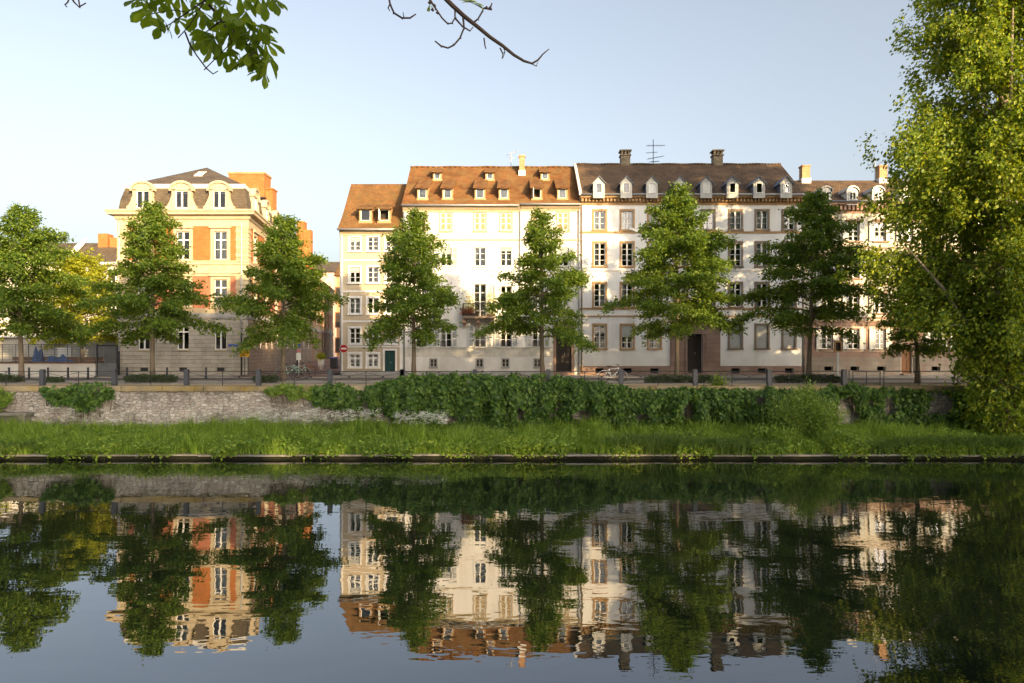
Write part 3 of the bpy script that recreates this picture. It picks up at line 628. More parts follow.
# ------------------------------------------------------------------ house two: wide white house with orange roof
B = House('white_house', 403, 580, 'wide white house with orange tiled roof and ten shed dormers in two rows')
cols = (421, 446, 480, 506, 538, 563)
for px in cols: B.win(px, 212.5, 230.5, 11.2, shutters='shutter_white', pmat='shutter_tan', closed=True, sill='cream_trim', surround='cream_trim', t=.09)
for i, px in enumerate(cols): B.win(px, 247.5, 266, 11, bars=(.36, .68), sill='trim', shutters='shutter_white' if i in (0, 1, 5) else None, pmat='shutter_grey', curtain=RW.choice(['left', 'full', None]), blind=(0, .35, 0, .2, 0, .5)[i], surround='trim', t=.08)
for i, px in enumerate(cols):
    if px == 480: B.win(px, 284, 317.5, 12, bars=(.2, .48, .74), surround='trim', t=.1)
    else: B.win(px, 286, 307, 11, bars=(.34, .67), sill='trim', shutters='shutter_white' if i in (0, 3, 4) else None, surround='trim', t=.08, curtain=RW.choice([None, 'full']))
for i, px in enumerate(cols[:5]): B.win(px, 325.5, 346.8, 11, bars=(.34, .62), shutters='shutter_white', pmat='shutter_grey', sill='rough_base', surround='rough_base', t=.07, dark_rail=True, curtain=(None, 'left', None, None, 'right')[i])
for px in (433.5, 479.5, 505.5, 537.5): B.win(px, 359, 367, 6.6, bars=(.5,), frame='grey_base', surround='grey_base', t=.05)
d1 = B.hole(556, 571.5, 326, 375)
HB = B.z(207); B.walls(HB, 9.4, 'render_white')
door(B.root, (d1[0]+d1[1])/2, .3, d1[1]-d1[0]-.02, 2.5, 'door_dark')
b = MB(); xm = (d1[0]+d1[1])/2; wd = d1[1]-d1[0]
b.box(d1[0]+.01, d1[1]-.01, .15, .2, 2.83, d1[3]); 
for k in range(5): b.box(d1[0]+wd*(k+.5)/5-.02, d1[0]+wd*(k+.5)/5+.02, .1, .15, 2.83, d1[3])
b.build('fanlight', M['door_dark'], B.root)
MB().box(d1[0], d1[1], -.1, .3, 0, .17).box(d1[0], d1[1], .02, .3, .17, .3).build('doorstep', M['sand_block'], B.root)
b = MB(); t = .2
b.box(d1[0]-t, d1[0], -.07, .05, 0, d1[3]); b.box(d1[1], d1[1]+t, -.07, .05, 0, d1[3])
arc = [(xm+(wd/2+t)*math.cos(R(q)), d1[3]-.12+.45*math.sin(R(q))) for q in range(0, 181, 15)]
b.prism([(d1[0]-t, d1[3]-.12)] + [(d1[1]+t, d1[3]-.12)] + arc[1:-1], -.075, .04)
b.build('door_surround', M['sandstone'], B.root)
B.belt(239.6+1, 1.5, .06, 'cream_trim'); B.belt(271, 1.3, .05, 'trim'); B.belt(348.5, 1.4, .05, 'rough_base', 403.2, 553)
B.belt(357, 8.4, .02, 'rough_base', 403.2, 553, 'worn_band')
B.belt(375, 4, .05, 'grey_base', 403.2, 553, 'plinth')
xs = B.x(520)
MB().sweep([(0,0),(xs-.03,0)], [(0,HB-.38),(.1,HB-.38),(.1,HB-.28),(.28,HB-.12),(.34,HB-.0),(0,HB)]).sweep([(xs+.03,0),(B.W,0)], [(0,HB-.3),(.1,HB-.3),(.1,HB-.2),(.28,HB-.06),(.34,HB+.12),(0,HB+.12)]).build('cornice', M['cream_trim'], B.root)
yeB, yrB = -.45, 4.1; zeB = B.z(206)+.02; zrB = (HY-167.5)*(51+yrB)/F+CZ-ST
rB = gable_roof(MB(), -.05, B.W-.03, yeB, zeB, yrB, zrB, 9.5, flare=.12, seed=9, nx=80).build('roof', M['tile_orange'], B.root)
b = MB()
for k in range(30):
    x0 = -.05+k*(B.W)/30; b.tube([(x0, yrB, zrB+.01+.02*math.sin(k)), (x0+B.W/30+.01, yrB, zrB+.03+.02*math.sin(k+1))], .10, 8)
b.build('ridge_tiles', M['tile_orange'], rB)
gutter(B.root, -.05, xs-.05, yeB-.05, zeB-.06); gutter(B.root, xs+.02, B.W, yeB-.05, zeB+.02)
for px in (404.5, 520, 578.7): pipe(B.root, B.x(px), 0 if px != 520 else B.z(318), HB-.1)
for px in (422.5, 447.5, 480, 504, 537, 562.5): shed_dormer(B, px, 199, 10.6, 12, yeB, zeB, yrB, zrB, .55, openw=(px == 537))
for px in (437.3, 489.8, 545): shed_dormer(B, px, 180, 8.8, 8.6, yeB, zeB, yrB, zrB, .45)
kB = (51+yrB-.7)/F; chimney(rB, (522-CX)*kB-B.X0, yrB-.75, zrB-1.1, zrB+.72, .44, .5, 'chimney_brick')
kB = (51+yrB)/F; antenna(B.root, (511-CX)*kB-B.X0, yrB+.1, zrB-.2, zrB+1.25, [(zrB+1.15, 20, 1.1, 28), (zrB+.8, 100, .5, 0)])
bx0, bx1, bz = B.x(463.5), B.x(495), B.z(316.5)
bal = MB().box(bx0, bx1, -.95, 0, bz-.16, bz).box(bx0+.05, bx1-.05, -.85, 0, bz-.24, bz-.16).build('balcony', M['sand_brown_and_shaded'], B.root)
for px in (464.8, 478.5, 492.7):
    xx = B.x(px); MB().prism([(xx-.12, bz-.75), (xx+.12, bz-.75), (xx+.12, bz-.24), (xx-.12, bz-.24)], -.3, 0).prism([(xx-.12, bz-.5), (xx+.12, bz-.5), (xx+.12, bz-.24), (xx-.12, bz-.24)], -.7, -.3).build('bracket', M['sandstone'], bal)
b = MB(); zt = bz+.9
for y0, y1, x0, x1 in ((-.93, -.93, bx0, bx1), (-.93, 0, bx0, bx0), (-.93, 0, bx1, bx1)):
    b.tube([(x0, y0, zt), (x1, y1, zt)], .025, 6); b.tube([(x0, y0, bz+.08), (x1, y1, bz+.08)], .018, 6)
    n = int(max(abs(x1-x0), abs(y1-y0))/.11)
    for k in range(n+1): b.tube([(x0+(x1-x0)*k/n, y0+(y1-y0)*k/n, bz), (x0+(x1-x0)*k/n, y0+(y1-y0)*k/n, zt)], .012, 5)
b.build('railing', M['dark_metal'], bal)

# ------------------------------------------------------------------ house three: tall white house with dark roof
Cc = House('stone_trimmed_house', 580, 802, 'long white house with dark brown roof, sandstone dentil cornice and small gabled dormers')
colC = (599.7, 627.2, 654.4, 681, 708, 735.5, 762, 789)
rowsC = [(211, 229.5), (243, 266), (283.5, 306.8), (325.3, 348.3)]
for i, px in enumerate(colC):
    st = 'sand_orange_and_lit' if i < 4 else 'sand_brown_and_shaded'  # left surrounds take the sunlit copy, right ones the shaded copy
    for j, (a, c) in enumerate(rowsC):
        if j == 3 and i in (3, 4): continue
        bl = 0
        if j == 3: bl = (0, .52, .0, 0, 0, .98, .98, .98)[i]
        if j == 1 and i in (2,): bl = .6
        if j == 0 and i in (2, 3): bl = .85
        Cc.win(px, a, c, 11.3, bars=(.26, .5, .74) if j else (.34, .67), surround=st, t=.14, blind=bl, curtain=None if bl else RW.choice([None, 'full', 'left', 'full', 'right']))
for px in (599.7, 627.6, 654.5, 735.5, 762, 789): Cc.hole(px-4.4, px+4.4, 368.3, 373)
d2 = Cc.hole(687, 702, 334, 375)
HC = Cc.z(203.5); Cc.walls(HC+.5, 9.0, 'render_bright')
door(Cc.root, (d2[0]+d2[1])/2, .2, d2[1]-d2[0]-.02, d2[3]-.2, 'door_dark')
MB().box(d2[0], d2[1], -.25, .15, 0, .2).build('doorstep', M['sand_block'], Cc.root)
def vented(x0, x1, y0, y1, z0, z1, holes):
    b = MB(); xs_ = [x0] + [v for h_ in holes for v in h_] + [x1]
    for k in range(0, len(xs_), 2): b.box(xs_[k], xs_[k+1], y0, y1, z0, z1)
    for h_ in holes: b.box(h_[0], h_[1], y0, y1, z0, Cc.z(373)); b.box(h_[0], h_[1], y0, y1, Cc.z(368.3), z1)
    return b
zp = Cc.z(366)
vented(0, Cc.x(670), -.06, .01, -.2, zp, [(Cc.x(p-4.4), Cc.x(p+4.4)) for p in (599.7, 627.6, 654.5)]).build('plinth', M['sand_block'], Cc.root)
vented(Cc.x(720), Cc.W, -.06, .01, -.2, zp, [(Cc.x(p-4.4), Cc.x(p+4.4)) for p in (735.5, 762, 789)]).build('plinth', M['sand_block'], Cc.root)
pt = MB()
zt = Cc.z(318)
pt.box(Cc.x(670), d2[0], -.10, .01, -.2, zt); pt.box(d2[1], Cc.x(720), -.10, .01, -.2, zt); pt.box(d2[0], d2[1], -.10, .01, d2[3], zt)
pt.box(Cc.x(671.5), Cc.x(684), -.13, -.1, Cc.z(362), Cc.z(326)); pt.box(Cc.x(705), Cc.x(718.5), -.13, -.1, Cc.z(362), Cc.z(326))
pt.box(d2[0]-.16, d2[0], -.16, -.1, 0, d2[3]); pt.box(d2[1], d2[1]+.16, -.16, -.1, 0, d2[3]); pt.box(d2[0]-.22, d2[1]+.22, -.2, -.1, d2[3], d2[3]+.2)
pt.box(Cc.x(668.5), Cc.x(721.5), -.28, 0, zt, zt+.14)
pt.build('portal', M['sand_block'], Cc.root)
for py, hp in ((233.3, 1.9), (309.6, 1.8), (316.8, 1.3), (271, 1.4)): Cc.belt(py, hp, .07, 'sand_orange_and_lit' if py != 271 else 'trim')
pipe(Cc.root, .12, .2, HC-.1, mat='sand_brown_and_shaded')
zc = HC
co_ = MB().sweep([(0,0),(Cc.W,0)], [(0,zc-.12),(.06,zc-.12),(.06,zc+.06),(.10,zc+.06),(.10,zc+.32),(.42,zc+.36),(.48,zc+.5),(.48,zc+.56),(0,zc+.56)]).build('cornice', M['sand_orange_and_lit'], Cc.root)
b = MB(); n = 62
for k in range(n): x0 = (k+.3)*Cc.W/n; b.box(x0, x0+.15, -.33, -.11, zc+.1, zc+.315)
b.build('dentils', M['sand_orange_and_lit'], co_)
yeC, yrC = -.5, 4.0; zeC = zc+.6; zrC = (HY-164.5)*(51+yrC)/F+CZ-ST
rC = gable_roof(MB(), 0.02, Cc.W, yeC, zeC, yrC, zrC, 9.0, flare=.05, seed=5, nx=90, amp=.02).build('roof', M['tile_dark'], Cc.root)
b = MB(); sl_ = Vector((0, yrC-yeC, zrC-zeC))
for k in range(12):
    p = Vector((-.01, yeC-.03, zeC+.02))+sl_*k/12; q = Vector((-.01, yeC-.03, zeC+.02))+sl_*(k+1)/12
    b.add([(p.x-.1,p.y,p.z-.12),(p.x+.1,p.y,p.z-.12),(p.x+.1,p.y,p.z+.1),(p.x-.1,p.y,p.z+.1),(q.x-.1,q.y,q.z-.12),(q.x+.1,q.y,q.z-.12),(q.x+.1,q.y,q.z+.1),(q.x-.1,q.y,q.z+.1)],
          [(0,1,2,3),(4,7,6,5),(0,3,7,4),(1,5,6,2),(3,2,6,7),(0,4,5,1)])
b.build('verge_board', M['pale_metal'], rC)
b = MB()
for k in range(64): x0 = k*Cc.W/64; b.tube([(x0, yrC, zrC+.02*math.sin(k*.7)), (x0+Cc.W/64*.94, yrC, zrC+.025+.02*math.sin(k*.7+.5))], [.11, .085], 8)
b.build('ridge_tiles', M['tile_dark'], rC)
gutter(Cc.root, .05, Cc.W, yeC-.06, zeC-.04)
for px in (599, 626.3, 652, 680, 706.3, 732.6, 759.3, 786.3):
    y, z, s = roof_at(195.2, yeC, zeC, yrC, zrC); k = (51+y)/F; x = (px-CX)*k-Cc.X0; w_ = 11.6*k; hw = 12.6*k; pk = 18.6*k
    b = MB()
    b.box(-w_/2, -.24, 0, .1, -.2, hw); b.box(.24, w_/2, 0, .1, -.2, hw); b.box(-.24, .24, 0, .1, -.2, .16); b.box(-.24, .24, 0, .1, .92, hw)
    b.prism([(-w_/2-.03, hw), (w_/2+.03, hw), (0, pk)], .001, .1)
    d = b.build('dormer', M['dormer_shaded'], Cc.root, (x, y, z))
    c = MB(); 
    for sg in (-1, 1): xx = sg*(w_/2-.01); c.add([(xx,.1,-.1),(xx,hw/s+.1,hw),(xx,.1,hw)], [(0,1,2)])
    c.build('cheek', M['slate_blue'], d)
    r = MB(); o = .1; yb = pk/s+.1
    for sg in (-1, 1):
        e = (sg*(w_/2+o), hw-.07); r.add([(0,-.12,pk+.05),(e[0],-.12,e[1]),(e[0],hw/s,e[1]),(0,yb,pk+.05),(0,-.12,pk-.02),(e[0],-.12,e[1]-.07),(e[0],hw/s,e[1]-.07),(0,yb,pk-.02)], [(0,1,2,3),(0,4,5,1),(1,5,6,2),(4,7,6,5)])
    r.build('dormer_roof', M['slate_blue'], d)
    g = MB(); g.box(-.24,-.19,-.03,.06,.16,.92); g.box(.19,.24,-.03,.06,.16,.92); g.box(-.19,.19,-.03,.06,.16,.21); g.box(-.19,.19,-.03,.06,.87,.92)
    g.build('window', M['white'], d)
    if px != 706.3: MB().quad((-.2,.04,.18),(.2,.042,.18),(.2,.04,.9),(-.2,.038,.9)).build('pane', M['glass'], d); MB().box(-.24,.24,.3,.33,.1,1.0).build('curtain', M['curtain'] if px in (599, 680, 652) else M['room_dark'], d)  # most of these sheets are no curtain but painted room darkness
    else: MB().box(-.2, .2, .0, .04, .18, .9).build('shutter', M['shutter_white'], d)
for px in (625, 717):
    k = (51+yrC+.2)/F; chimney(rC, (px-CX)*k-Cc.X0, yrC+.2, zrC-.6, zrC+1.15, .74, .7, 'chimney_dark', slots=True)
k = (51+yrC)/F; antenna(Cc.root, (653.5-CX)*k-Cc.X0, yrC+.1, zrC-.2, zrC+2.05, [(zrC+1.55, 12, 1.6, 4), (zrC+1.0, 168, .9, 0), (zrC+.55, 15, 1.5, 14), (zrC+.25, 30, 1.0, 10)], 'dark_metal')
b = MB(); x0, x1 = Cc.x(629), Cc.x(662)
b.grid(lambda i, j: (x0+(x1-x0)*i/30, -.16-.05*math.sin(i*.6), Cc.z(231.2)+.09*math.cos((i/30)*4*math.pi)-.02*math.sin(i)+(.17 if j else 0)), 30, 1)
b.build('draped_sun_cloth', M['white'], Cc.root)

# ------------------------------------------------------------------ house four: behind the tall tree on the right
Dd = House('shuttered_house', 804, 1075, 'cream house with white shutters over pink sandstone ground floor behind the tall riverside tree')
colD = (827, 853.5, 880, 907, 935, 961, 988, 1015, 1042)
rowsD = [(222.5, 241), (256, 278), (293, 313), (329, 349)]
for j, (a, c) in enumerate(rowsD):
    for px in colD:
        if px == 907 and j == 3: continue
        if px == 907 and j == 2: Dd.win(px, 290, 320, 12, bars=(.25, .5, .75), surround='sandstone', t=.12, shutters='shutter_white'); continue
        Dd.win(px, a, c, 10.6, bars=(.27, .52, .77), surround='sandstone', t=.11, head=.12 if j < 2 else 0, shutters='shutter_white', pmat='shutter_white', curtain=RW.choice([None, 'full', 'left']))
for px in (828, 854, 880.6, 935, 961, 988): Dd.hole(px-4.3, px+4.3, 366.5, 370.6)
d3 = Dd.hole(901.4, 912, 346, 375)
HD = Dd.z(212); Dd.walls(HD+.3, 9.0, 'render_cream')
door(Dd.root, (d3[0]+d3[1])/2, .15, d3[1]-d3[0]-.02, d3[3]-.15, 'door_oak')
MB().box(d3[0]-.05, d3[1]+.05, -.4, .15, 0, .15).build('doorstep', M['pale_block'], Dd.root)
zt = Dd.z(322)
b = MB(); x_ = 0.0; edges = [(Dd.x(px)-.8, Dd.x(px)+.8) for px in (827, 853.5, 880)] + [(d3[0], d3[1])] + [(Dd.x(px)-.8, Dd.x(px)+.8) for px in (935, 961, 988, 1015, 1042)]
g0 = Dd.z(357)
xs_ = [0.0]
for k, (e0, e1) in enumerate(edges):
    b.box(x_, e0, -.03, .01, g0, zt)
    if k != 3: b.box(e0, e1, -.03, .01, g0, Dd.z(351.5)); b.box(e0, e1, -.03, .01, Dd.z(326.5), zt)
    else: b.box(e0, e1, -.03, .01, d3[3], zt)
    x_ = e1
b.box(x_, Dd.W, -.03, .01, g0, zt); b.build('sandstone_facing', M['sand_block'], Dd.root)
b = MB(); hs = [(Dd.x(px-4.3), Dd.x(px+4.3)) for px in (828, 854, 880.6)] + [(d3[0]-.12, d3[1]+.12)] + [(Dd.x(px-4.3), Dd.x(px+4.3)) for px in (935, 961, 988)]; x_ = 0.0
for k, (e0, e1) in enumerate(hs):
    b.box(x_, e0, -.12, .01, -.2, g0)
    if k != 3: b.box(e0, e1, -.12, .01, -.2, Dd.z(370.6)); b.box(e0, e1, -.12, .01, Dd.z(366.5), g0)
    else: b.build('plinth', M['pale_block'], Dd.root); b = MB()
    x_ = e1
b.box(x_, Dd.W, -.12, .01, -.2, g0); b.build('plinth', M['pale_block'], Dd.root)
for py, hp, out in ((322, 1.6, .12), (319, 2.0, .06), (285.5, 1.4, .06), (248.5, 1.2, .06)): Dd.belt(py, hp, out, 'sandstone')
co_ = MB().sweep([(0,0),(Dd.W,0)], [(0,HD-.1),(.06,HD-.1),(.06,HD+.04),(.10,HD+.04),(.10,HD+.44),(.40,HD+.48),(.46,HD+.62),(.46,HD+.68),(0,HD+.68)]).build('cornice', M['sandstone'], Dd.root)
b = MB(); n = 66
for k in range(n): x0 = (k+.3)*Dd.W/n; b.box(x0, x0+.17, -.32, -.11, HD+.1, HD+.435)
b.build('dentils', M['sandstone'], co_)
yeD, yrD = -.45, 3.6; zeD = HD+.72; zrD = (HY-180.5)*(51+yrD)/F+CZ-ST
rD = gable_roof(MB(), 0.02, Dd.W, yeD, zeD, yrD, zrD, 9.0, seed=8, nx=90, amp=.012).build('roof', M['tile_dark'], Dd.root)
gutter(Dd.root, .02, Dd.W, yeD-.06, zeD-.02)
for px in (826, 852.5, 878, 905, 933, 960, 988, 1015):
    y, z, s = roof_at(200.8, yeD, zeD, yrD, zrD); k = (51+y)/F; x = (px-CX)*k-Dd.X0; w_ = 11*k; hw = 9.5*k; pk = 14.2*k
    arc = [(w_/2*math.cos(R(q)), hw+(pk-hw)*math.sin(R(q))) for q in range(0, 181, 18)]
    d = MB().prism([(-w_/2, -.3), (w_/2, -.3)] + arc, 0, .1).build('dormer', M['trim'], Dd.root, (x, y, z))
    c = MB()
    for sg in (-1, 1): xx = sg*(w_/2-.02); c.add([(xx,.1,-.1),(xx,hw/s+.12,hw),(xx,.1,hw)], [(0,1,2)])
    c.build('cheek', M['shutter_white'], d)
    r = MB(); L_ = pk/s+.1
    r.grid(lambda i, j: ((w_/2+.08)*math.cos(R(i*18)), -.1+(L_ if 3 <= i <= 7 else L_*.85)*j, hw-.02+(pk-hw+.08)*math.sin(R(i*18))), 10, 1)
    r.grid(lambda i, j: ((w_/2+.08)*math.cos(R(i*18)), -.1, hw-.02+(pk-hw+.08)*math.sin(R(i*18))-.09*(1-j)), 10, 1)
    r.build('dormer_roof', M['zinc'], d)
    g = MB(); ww, wh = w_*.6, hw*.95
    g.box(-ww/2,-ww/2+.05,-.05,-.003,.08,wh); g.box(ww/2-.05,ww/2,-.05,-.003,.08,wh); g.box(-ww/2+.05,ww/2-.05,-.05,-.003,.08,.13); g.box(-ww/2+.05,ww/2-.05,-.05,-.003,wh-.05,wh); g.box(-.03,.03,-.05,-.003,.13,wh-.05)
    g.build('window', M['white'], d); MB().box(-ww/2+.03, ww/2-.03, -.018, -.006, .1, wh-.03).build('pane', M['glass'], d)
    MB().box(-ww/2+.03, ww/2-.03, -.0055, -.0045, .1, wh-.03).build('curtain', M['curtain'] if px == 852.5 else M['room_dark'], d)  # all but one sheet are painted room darkness, not cloth
for px in (804.5, 881.5):
    k = (51+yrD-.3)/F; chimney(rD, (px-CX)*k-Dd.X0+.05, yrD-.2, zrD-.55, zrD+1.1, .62, .6, 'chimney_brick')
k = (51+yrD)/F; antenna(Dd.root, (875-CX)*k-Dd.X0, yrD, zrD-.2, zrD+1.75, [(zrD+1.7, 190, 1.0, 4), (zrD+1.05, 175, .8, 0)])
for px in (840, 899, 948): pipe(Dd.root, Dd.x(px), g0 if px != 840 else Dd.z(320), HD-.1, y=-.18)
bz = Dd.z(320)
bal = MB().box(Dd.x(894), Dd.x(921), -1.0, 0, bz-.18, bz).build('balcony', M['sandstone'], Dd.root)
b = MB(); bx0, bx1 = Dd.x(894.5), Dd.x(920.5)
for y0, y1, x0, x1 in ((-.95, -.95, bx0, bx1), (-.95, 0, bx0, bx0), (-.95, 0, bx1, bx1)):
    b.tube([(x0,y0,bz+.85),(x1,y1,bz+.85)], .025, 6); n = int(max(abs(x1-x0), abs(y1-y0))/.12)
    for k in range(n+1): b.tube([(x0+(x1-x0)*k/n, y0+(y1-y0)*k/n, bz), (x0+(x1-x0)*k/n, y0+(y1-y0)*k/n, bz+.85)], .012, 5)
b.build('railing', M['grey_paint'], bal)

# ------------------------------------------------------------------ the corner building on the left (stone, brick and mansard)
L = House('corner_building', 118, 248, 'cream stone and orange brick corner building with slate mansard roof and round topped dormers', 'building')
WL = L.W; SD = Vector((-0.1493, 0.9888)); RZS = math.atan2(SD.y, SD.x); DEP = 15.0
gz, g1 = L.z(319), L.z(313)                        # top of the stone ground floor, top of its string course
HL = L.z(219)
def archwin(px):
    xc = L.x(px); w_ = .88; z0 = L.z(349.5); h = L.z(325)-z0; o = (xc-w_/2, xc+w_/2, z0, z0+h); L.opens.append(o)
    window(L.root, xc, z0, w_, h, bars=(), frame='white', sill='cream_trim', top=.72, curtain=None)
    b = MB(); r = w_/2; zc = z0+h-r
    for sg in (-1, 1):
        arc = [(xc+sg*r*math.sin(R(q)), zc+r*math.cos(R(q))) for q in range(0, 91, 15)]
        poly = [(xc+sg*r, z0+h)] + (arc if sg > 0 else arc); n_ = len(poly)
        vs = [(p[0], -.002, p[1]) for p in poly] + [(p[0], .2, p[1]) for p in poly]
        b.add(vs, [tuple(range(n_))] + [(i, i+1, n_+i+1, n_+i) for i in range(1, n_-1)])
    for q in range(0, 180, 20):                    # voussoirs
        a0, a1 = R(q+.8), R(q+19.2); r0, r1 = r, r+.26
        b.prism([(xc+r0*math.cos(a0), zc+r0*math.sin(a0)), (xc+r1*math.cos(a0), zc+r1*math.sin(a0)), (xc+r1*math.cos(a1), zc+r1*math.sin(a1)), (xc+r0*math.cos(a1), zc+r0*math.sin(a1))], -.035, 0)
    b.build('arch', M['grey_stone'], L.root)
for px in (144, 183, 220.5): archwin(px)
for px in (144, 183, 220.5):
    L.win(px, 279.5, 306.5, 13, bars=(.36,), surround='cream_trim', t=.24, head=.16, top=.70, sill=None, curtain=RW.choice([None, 'full']))
    L.win(px, 231.5, 259.5, 13, bars=(.36,), surround='cream_trim', t=.24, head=.18, top=.70, curtain=RW.choice([None, 'full', 'left']))
    o = L.hole(px-4, px+4, 367.5, 374.2)
    MB().box(o[0], o[1], .12, .16, o[2], o[3]).build('cellar_grille', M['dark_metal'], L.root)
b1 = wall_front(WL, gz, [o for o in L.opens if o[3] < gz])
b1.quad((0,DEP,-.5),(0,0,-.5),(0,0,gz),(0,DEP,gz)); b1.build('ground_floor_wall', M['grey_stone'], L.root)
up = [(a, c, z0-gz, z1-gz) for a, c, z0, z1 in L.opens if z0 > gz]
b2 = wall_front(WL, HL-gz+.3, up, z0=0.0)
b2.quad((0,DEP,0),(0,0,0),(0,0,HL-gz+.3),(0,DEP,HL-gz+.3)); b2.build('wall', M['cream_stone'], L.root, (0, 0, gz))
interior(L.root, WL, HL, DEP)
# brick panels between and beside the windows
def panels(z0, z1, mat):
    xs = [L.x(p) for p in (144, 183, 220.5)]; hw = .485+.24+.02
    for a, c in ((xs[0]-hw-.42, xs[0]-hw), (xs[0]+hw, xs[1]-hw), (xs[1]+hw, xs[2]-hw), (xs[2]+hw, xs[2]+hw+.42)): MB().box(a, c, -.012, .02, z0, z1).build('brick_panel', M[mat], L.root)
panels(L.z(261.5), L.z(226), 'brick'); panels(L.z(308), L.z(276), 'brick_shaded')  # lower row uses the brick copy with shade in its colour
# quoins at the corners, both sides of each
nq = 22; b = MB(); b0 = MB()
for k in range(nq):
    z0 = g1+.05+(HL-.5-g1)*k/nq; z1 = g1+(HL-.5-g1)*(k+1)/nq; l = .62 if k % 2 else .9
    b.box(WL-l, WL+.05, -.05, .02, z0, z1); b0.box(-.05, l, -.05, .02, z0, z1)
    p = Vector((WL, 0)); q = p+SD*l; nrm = Vector((SD.y, -SD.x))*.05
    b.prismz([(WL+.05, -.0), (p.x+nrm.x, p.y+nrm.y+.02), (q.x+nrm.x, q.y+nrm.y), (q.x-.05, q.y)], z0, z1)
b.build('quoins', M['cream_quoin'], L.root); b0.build('quoins', M['cream_quoin'], L.root)
far = Vector((WL, 0))+SD*DEP
path = [(0, DEP), (0, 0), (WL, 0), (far.x, far.y)]
def band(name, prof, mat, pth=path): return MB().sweep(pth, prof).build(name, M[mat], L.root)
band('string_course', [(0,gz),(.07,gz),(.12,gz+.12),(.12,gz+.2),(.05,gz+.24),(.05,g1),(0,g1)], 'grey_base')
z_ = L.z(273.5); band('string_course', [(0,z_),(.06,z_),(.06,z_+.6),(.14,z_+.66),(.14,z_+.8),(0,z_+.84)], 'cream_trim')
z_ = L.z(265); band('string_course', [(0,z_),(.05,z_),(.05,z_+.2),(.1,z_+.24),(.1,z_+.32),(0,z_+.34)], 'cream_trim')
cor = band('cornice', [(0,HL-.55),(.06,HL-.55),(.06,HL-.1),(.18,HL),(.22,HL+.18),(.55,HL+.26),(.58,HL+.44),(.66,HL+.5),(.66,HL+.62),(.1,HL+.66),(0,HL+.66)], 'cream_trim')
zm0 = HL+.6; zm1 = L.z(187)+.25
band('mansard', [(.0,zm0),(-.12,zm0+.9),(-.35,zm1-.25),(-.42,zm1)], 'slate')
band('mansard_trim', [(-.30,zm1-.3),(-.26,zm1-.26),(-.26,zm1+.02),(-.34,zm1+.06)], 'pale_metal')
# hip roof above the mansard
i0 = Vector((.42, .42)); i1 = Vector((WL-.42, .42)); i2 = far+Vector((-.42, 0)); i3 = Vector((i0.x+SD.x*DEP, DEP))
r0 = Vector((WL/2-.9, 6.0)); r1 = r0+SD*(DEP-6); zr = (HY-167.5)*(57)/F+CZ-ST
rf = MB().add([(i0.x,i0.y,zm1),(i1.x,i1.y,zm1),(i2.x,i2.y,zm1),(i3.x,i3.y,zm1),(r0.x,r0.y,zr),(r1.x,r1.y,zr)], [(0,1,4),(1,2,5,4),(2,3,5),(3,0,4,5)]).build('roof', M['slate'], L.root)
p = Vector((WL*.47, 3.4)); zz = zm1+(zr-zm1)*(3.4-.42)/(6-.42)
MB().add([(p.x-.35,p.y-.3,zz-.08),(p.x+.35,p.y-.3,zz-.08),(p.x+.35,p.y+.5,zz+.42),(p.x-.35,p.y+.5,zz+.42),(p.x-.35,p.y-.3,zz-.5),(p.x+.35,p.y-.3,zz-.5)], [(0,1,2,3),(0,4,5,1)]).build('skylight', M['pale_metal'], rf)
def round_dormer(x, y, rz):
    d = MB(); w_, h = 1.3, 1.35
    arc = [(w_/2*math.cos(R(q)), h+.42*math.sin(R(q))) for q in range(0, 181, 15)]
    d.prism([(-w_/2, 0), (-.42, 0), (-.42, 1.28), (.42, 1.28), (.42, 0), (w_/2, 0)] + arc, 0, .35) if False else None
    d.box(-w_/2, -.42, 0, .3, 0, h); d.box(.42, w_/2, 0, .3, 0, h); d.prism([(-w_/2, h-.07), (w_/2, h-.07)] + arc, 0, .3)
    d.box(-.42, .42, .05, .3, 0, .12)
    arc2 = [((w_/2+.12)*math.cos(R(q)), h+.02+.54*math.sin(R(q))) for q in range(0, 181, 15)]
    for i in range(len(arc2)-1): d.prism([arc[i], arc2[i], arc2[i+1], arc[i+1]], -.12, .3)
    d.box(-w_/2-.14, -w_/2, -.12, .3, h-.1, h+.03); d.box(w_/2, w_/2+.14, -.12, .3, h-.1, h+.03)
    for sg in (-1, 1):                             # scroll brackets
        sc = [(sg*w_/2, 0), (sg*(w_/2+.36), 0), (sg*(w_/2+.38), .2), (sg*(w_/2+.24), .32), (sg*(w_/2+.1), .6), (sg*w_/2, .9)]
        d.prism(sc if sg > 0 else sc[::-1], -.05, .2)
    o = d.build('dormer', M['cream_trim'], L.root, (x, y, zm0+.06), rz); o.scale = (1.14, 1, 1.14)
    s = link('window', m_sash(.84, 1.16, (), M['white'], True, None), o, (0, 0.0, .12)); p_ = link('pane', m_pane(.84, 1.16), o, (0, .125, .12))
    MB().box(-.42, .42, .31, .33, .12, 1.28).build('curtain' , M['curtain'] if RW.random() < .5 else M['room_dark'], o)  # without cloth, this sheet is the painted darkness of the room
    c = MB(); c.grid(lambda i, j: ((w_/2)*math.cos(R(i*20)), .28+1.6*j, h+.42*math.sin(R(i*20))), 9, 1)
    for sg in (-1, 1): c.quad((sg*w_/2,.28,0),(sg*w_/2,1.9,0),(sg*w_/2,1.9,h),(sg*w_/2,.28,h))
    c.build('dormer_roof', M['zinc'], o)
for px in (143, 182, 219.5): round_dormer(L.x(px), -.08, 0)
NS = Vector((SD.y, -SD.x))
for s in (2.4, 6.6, 11.0):
    q = Vector((WL, 0))+SD*s+NS*.08; round_dormer(q.x, q.y, RZS)
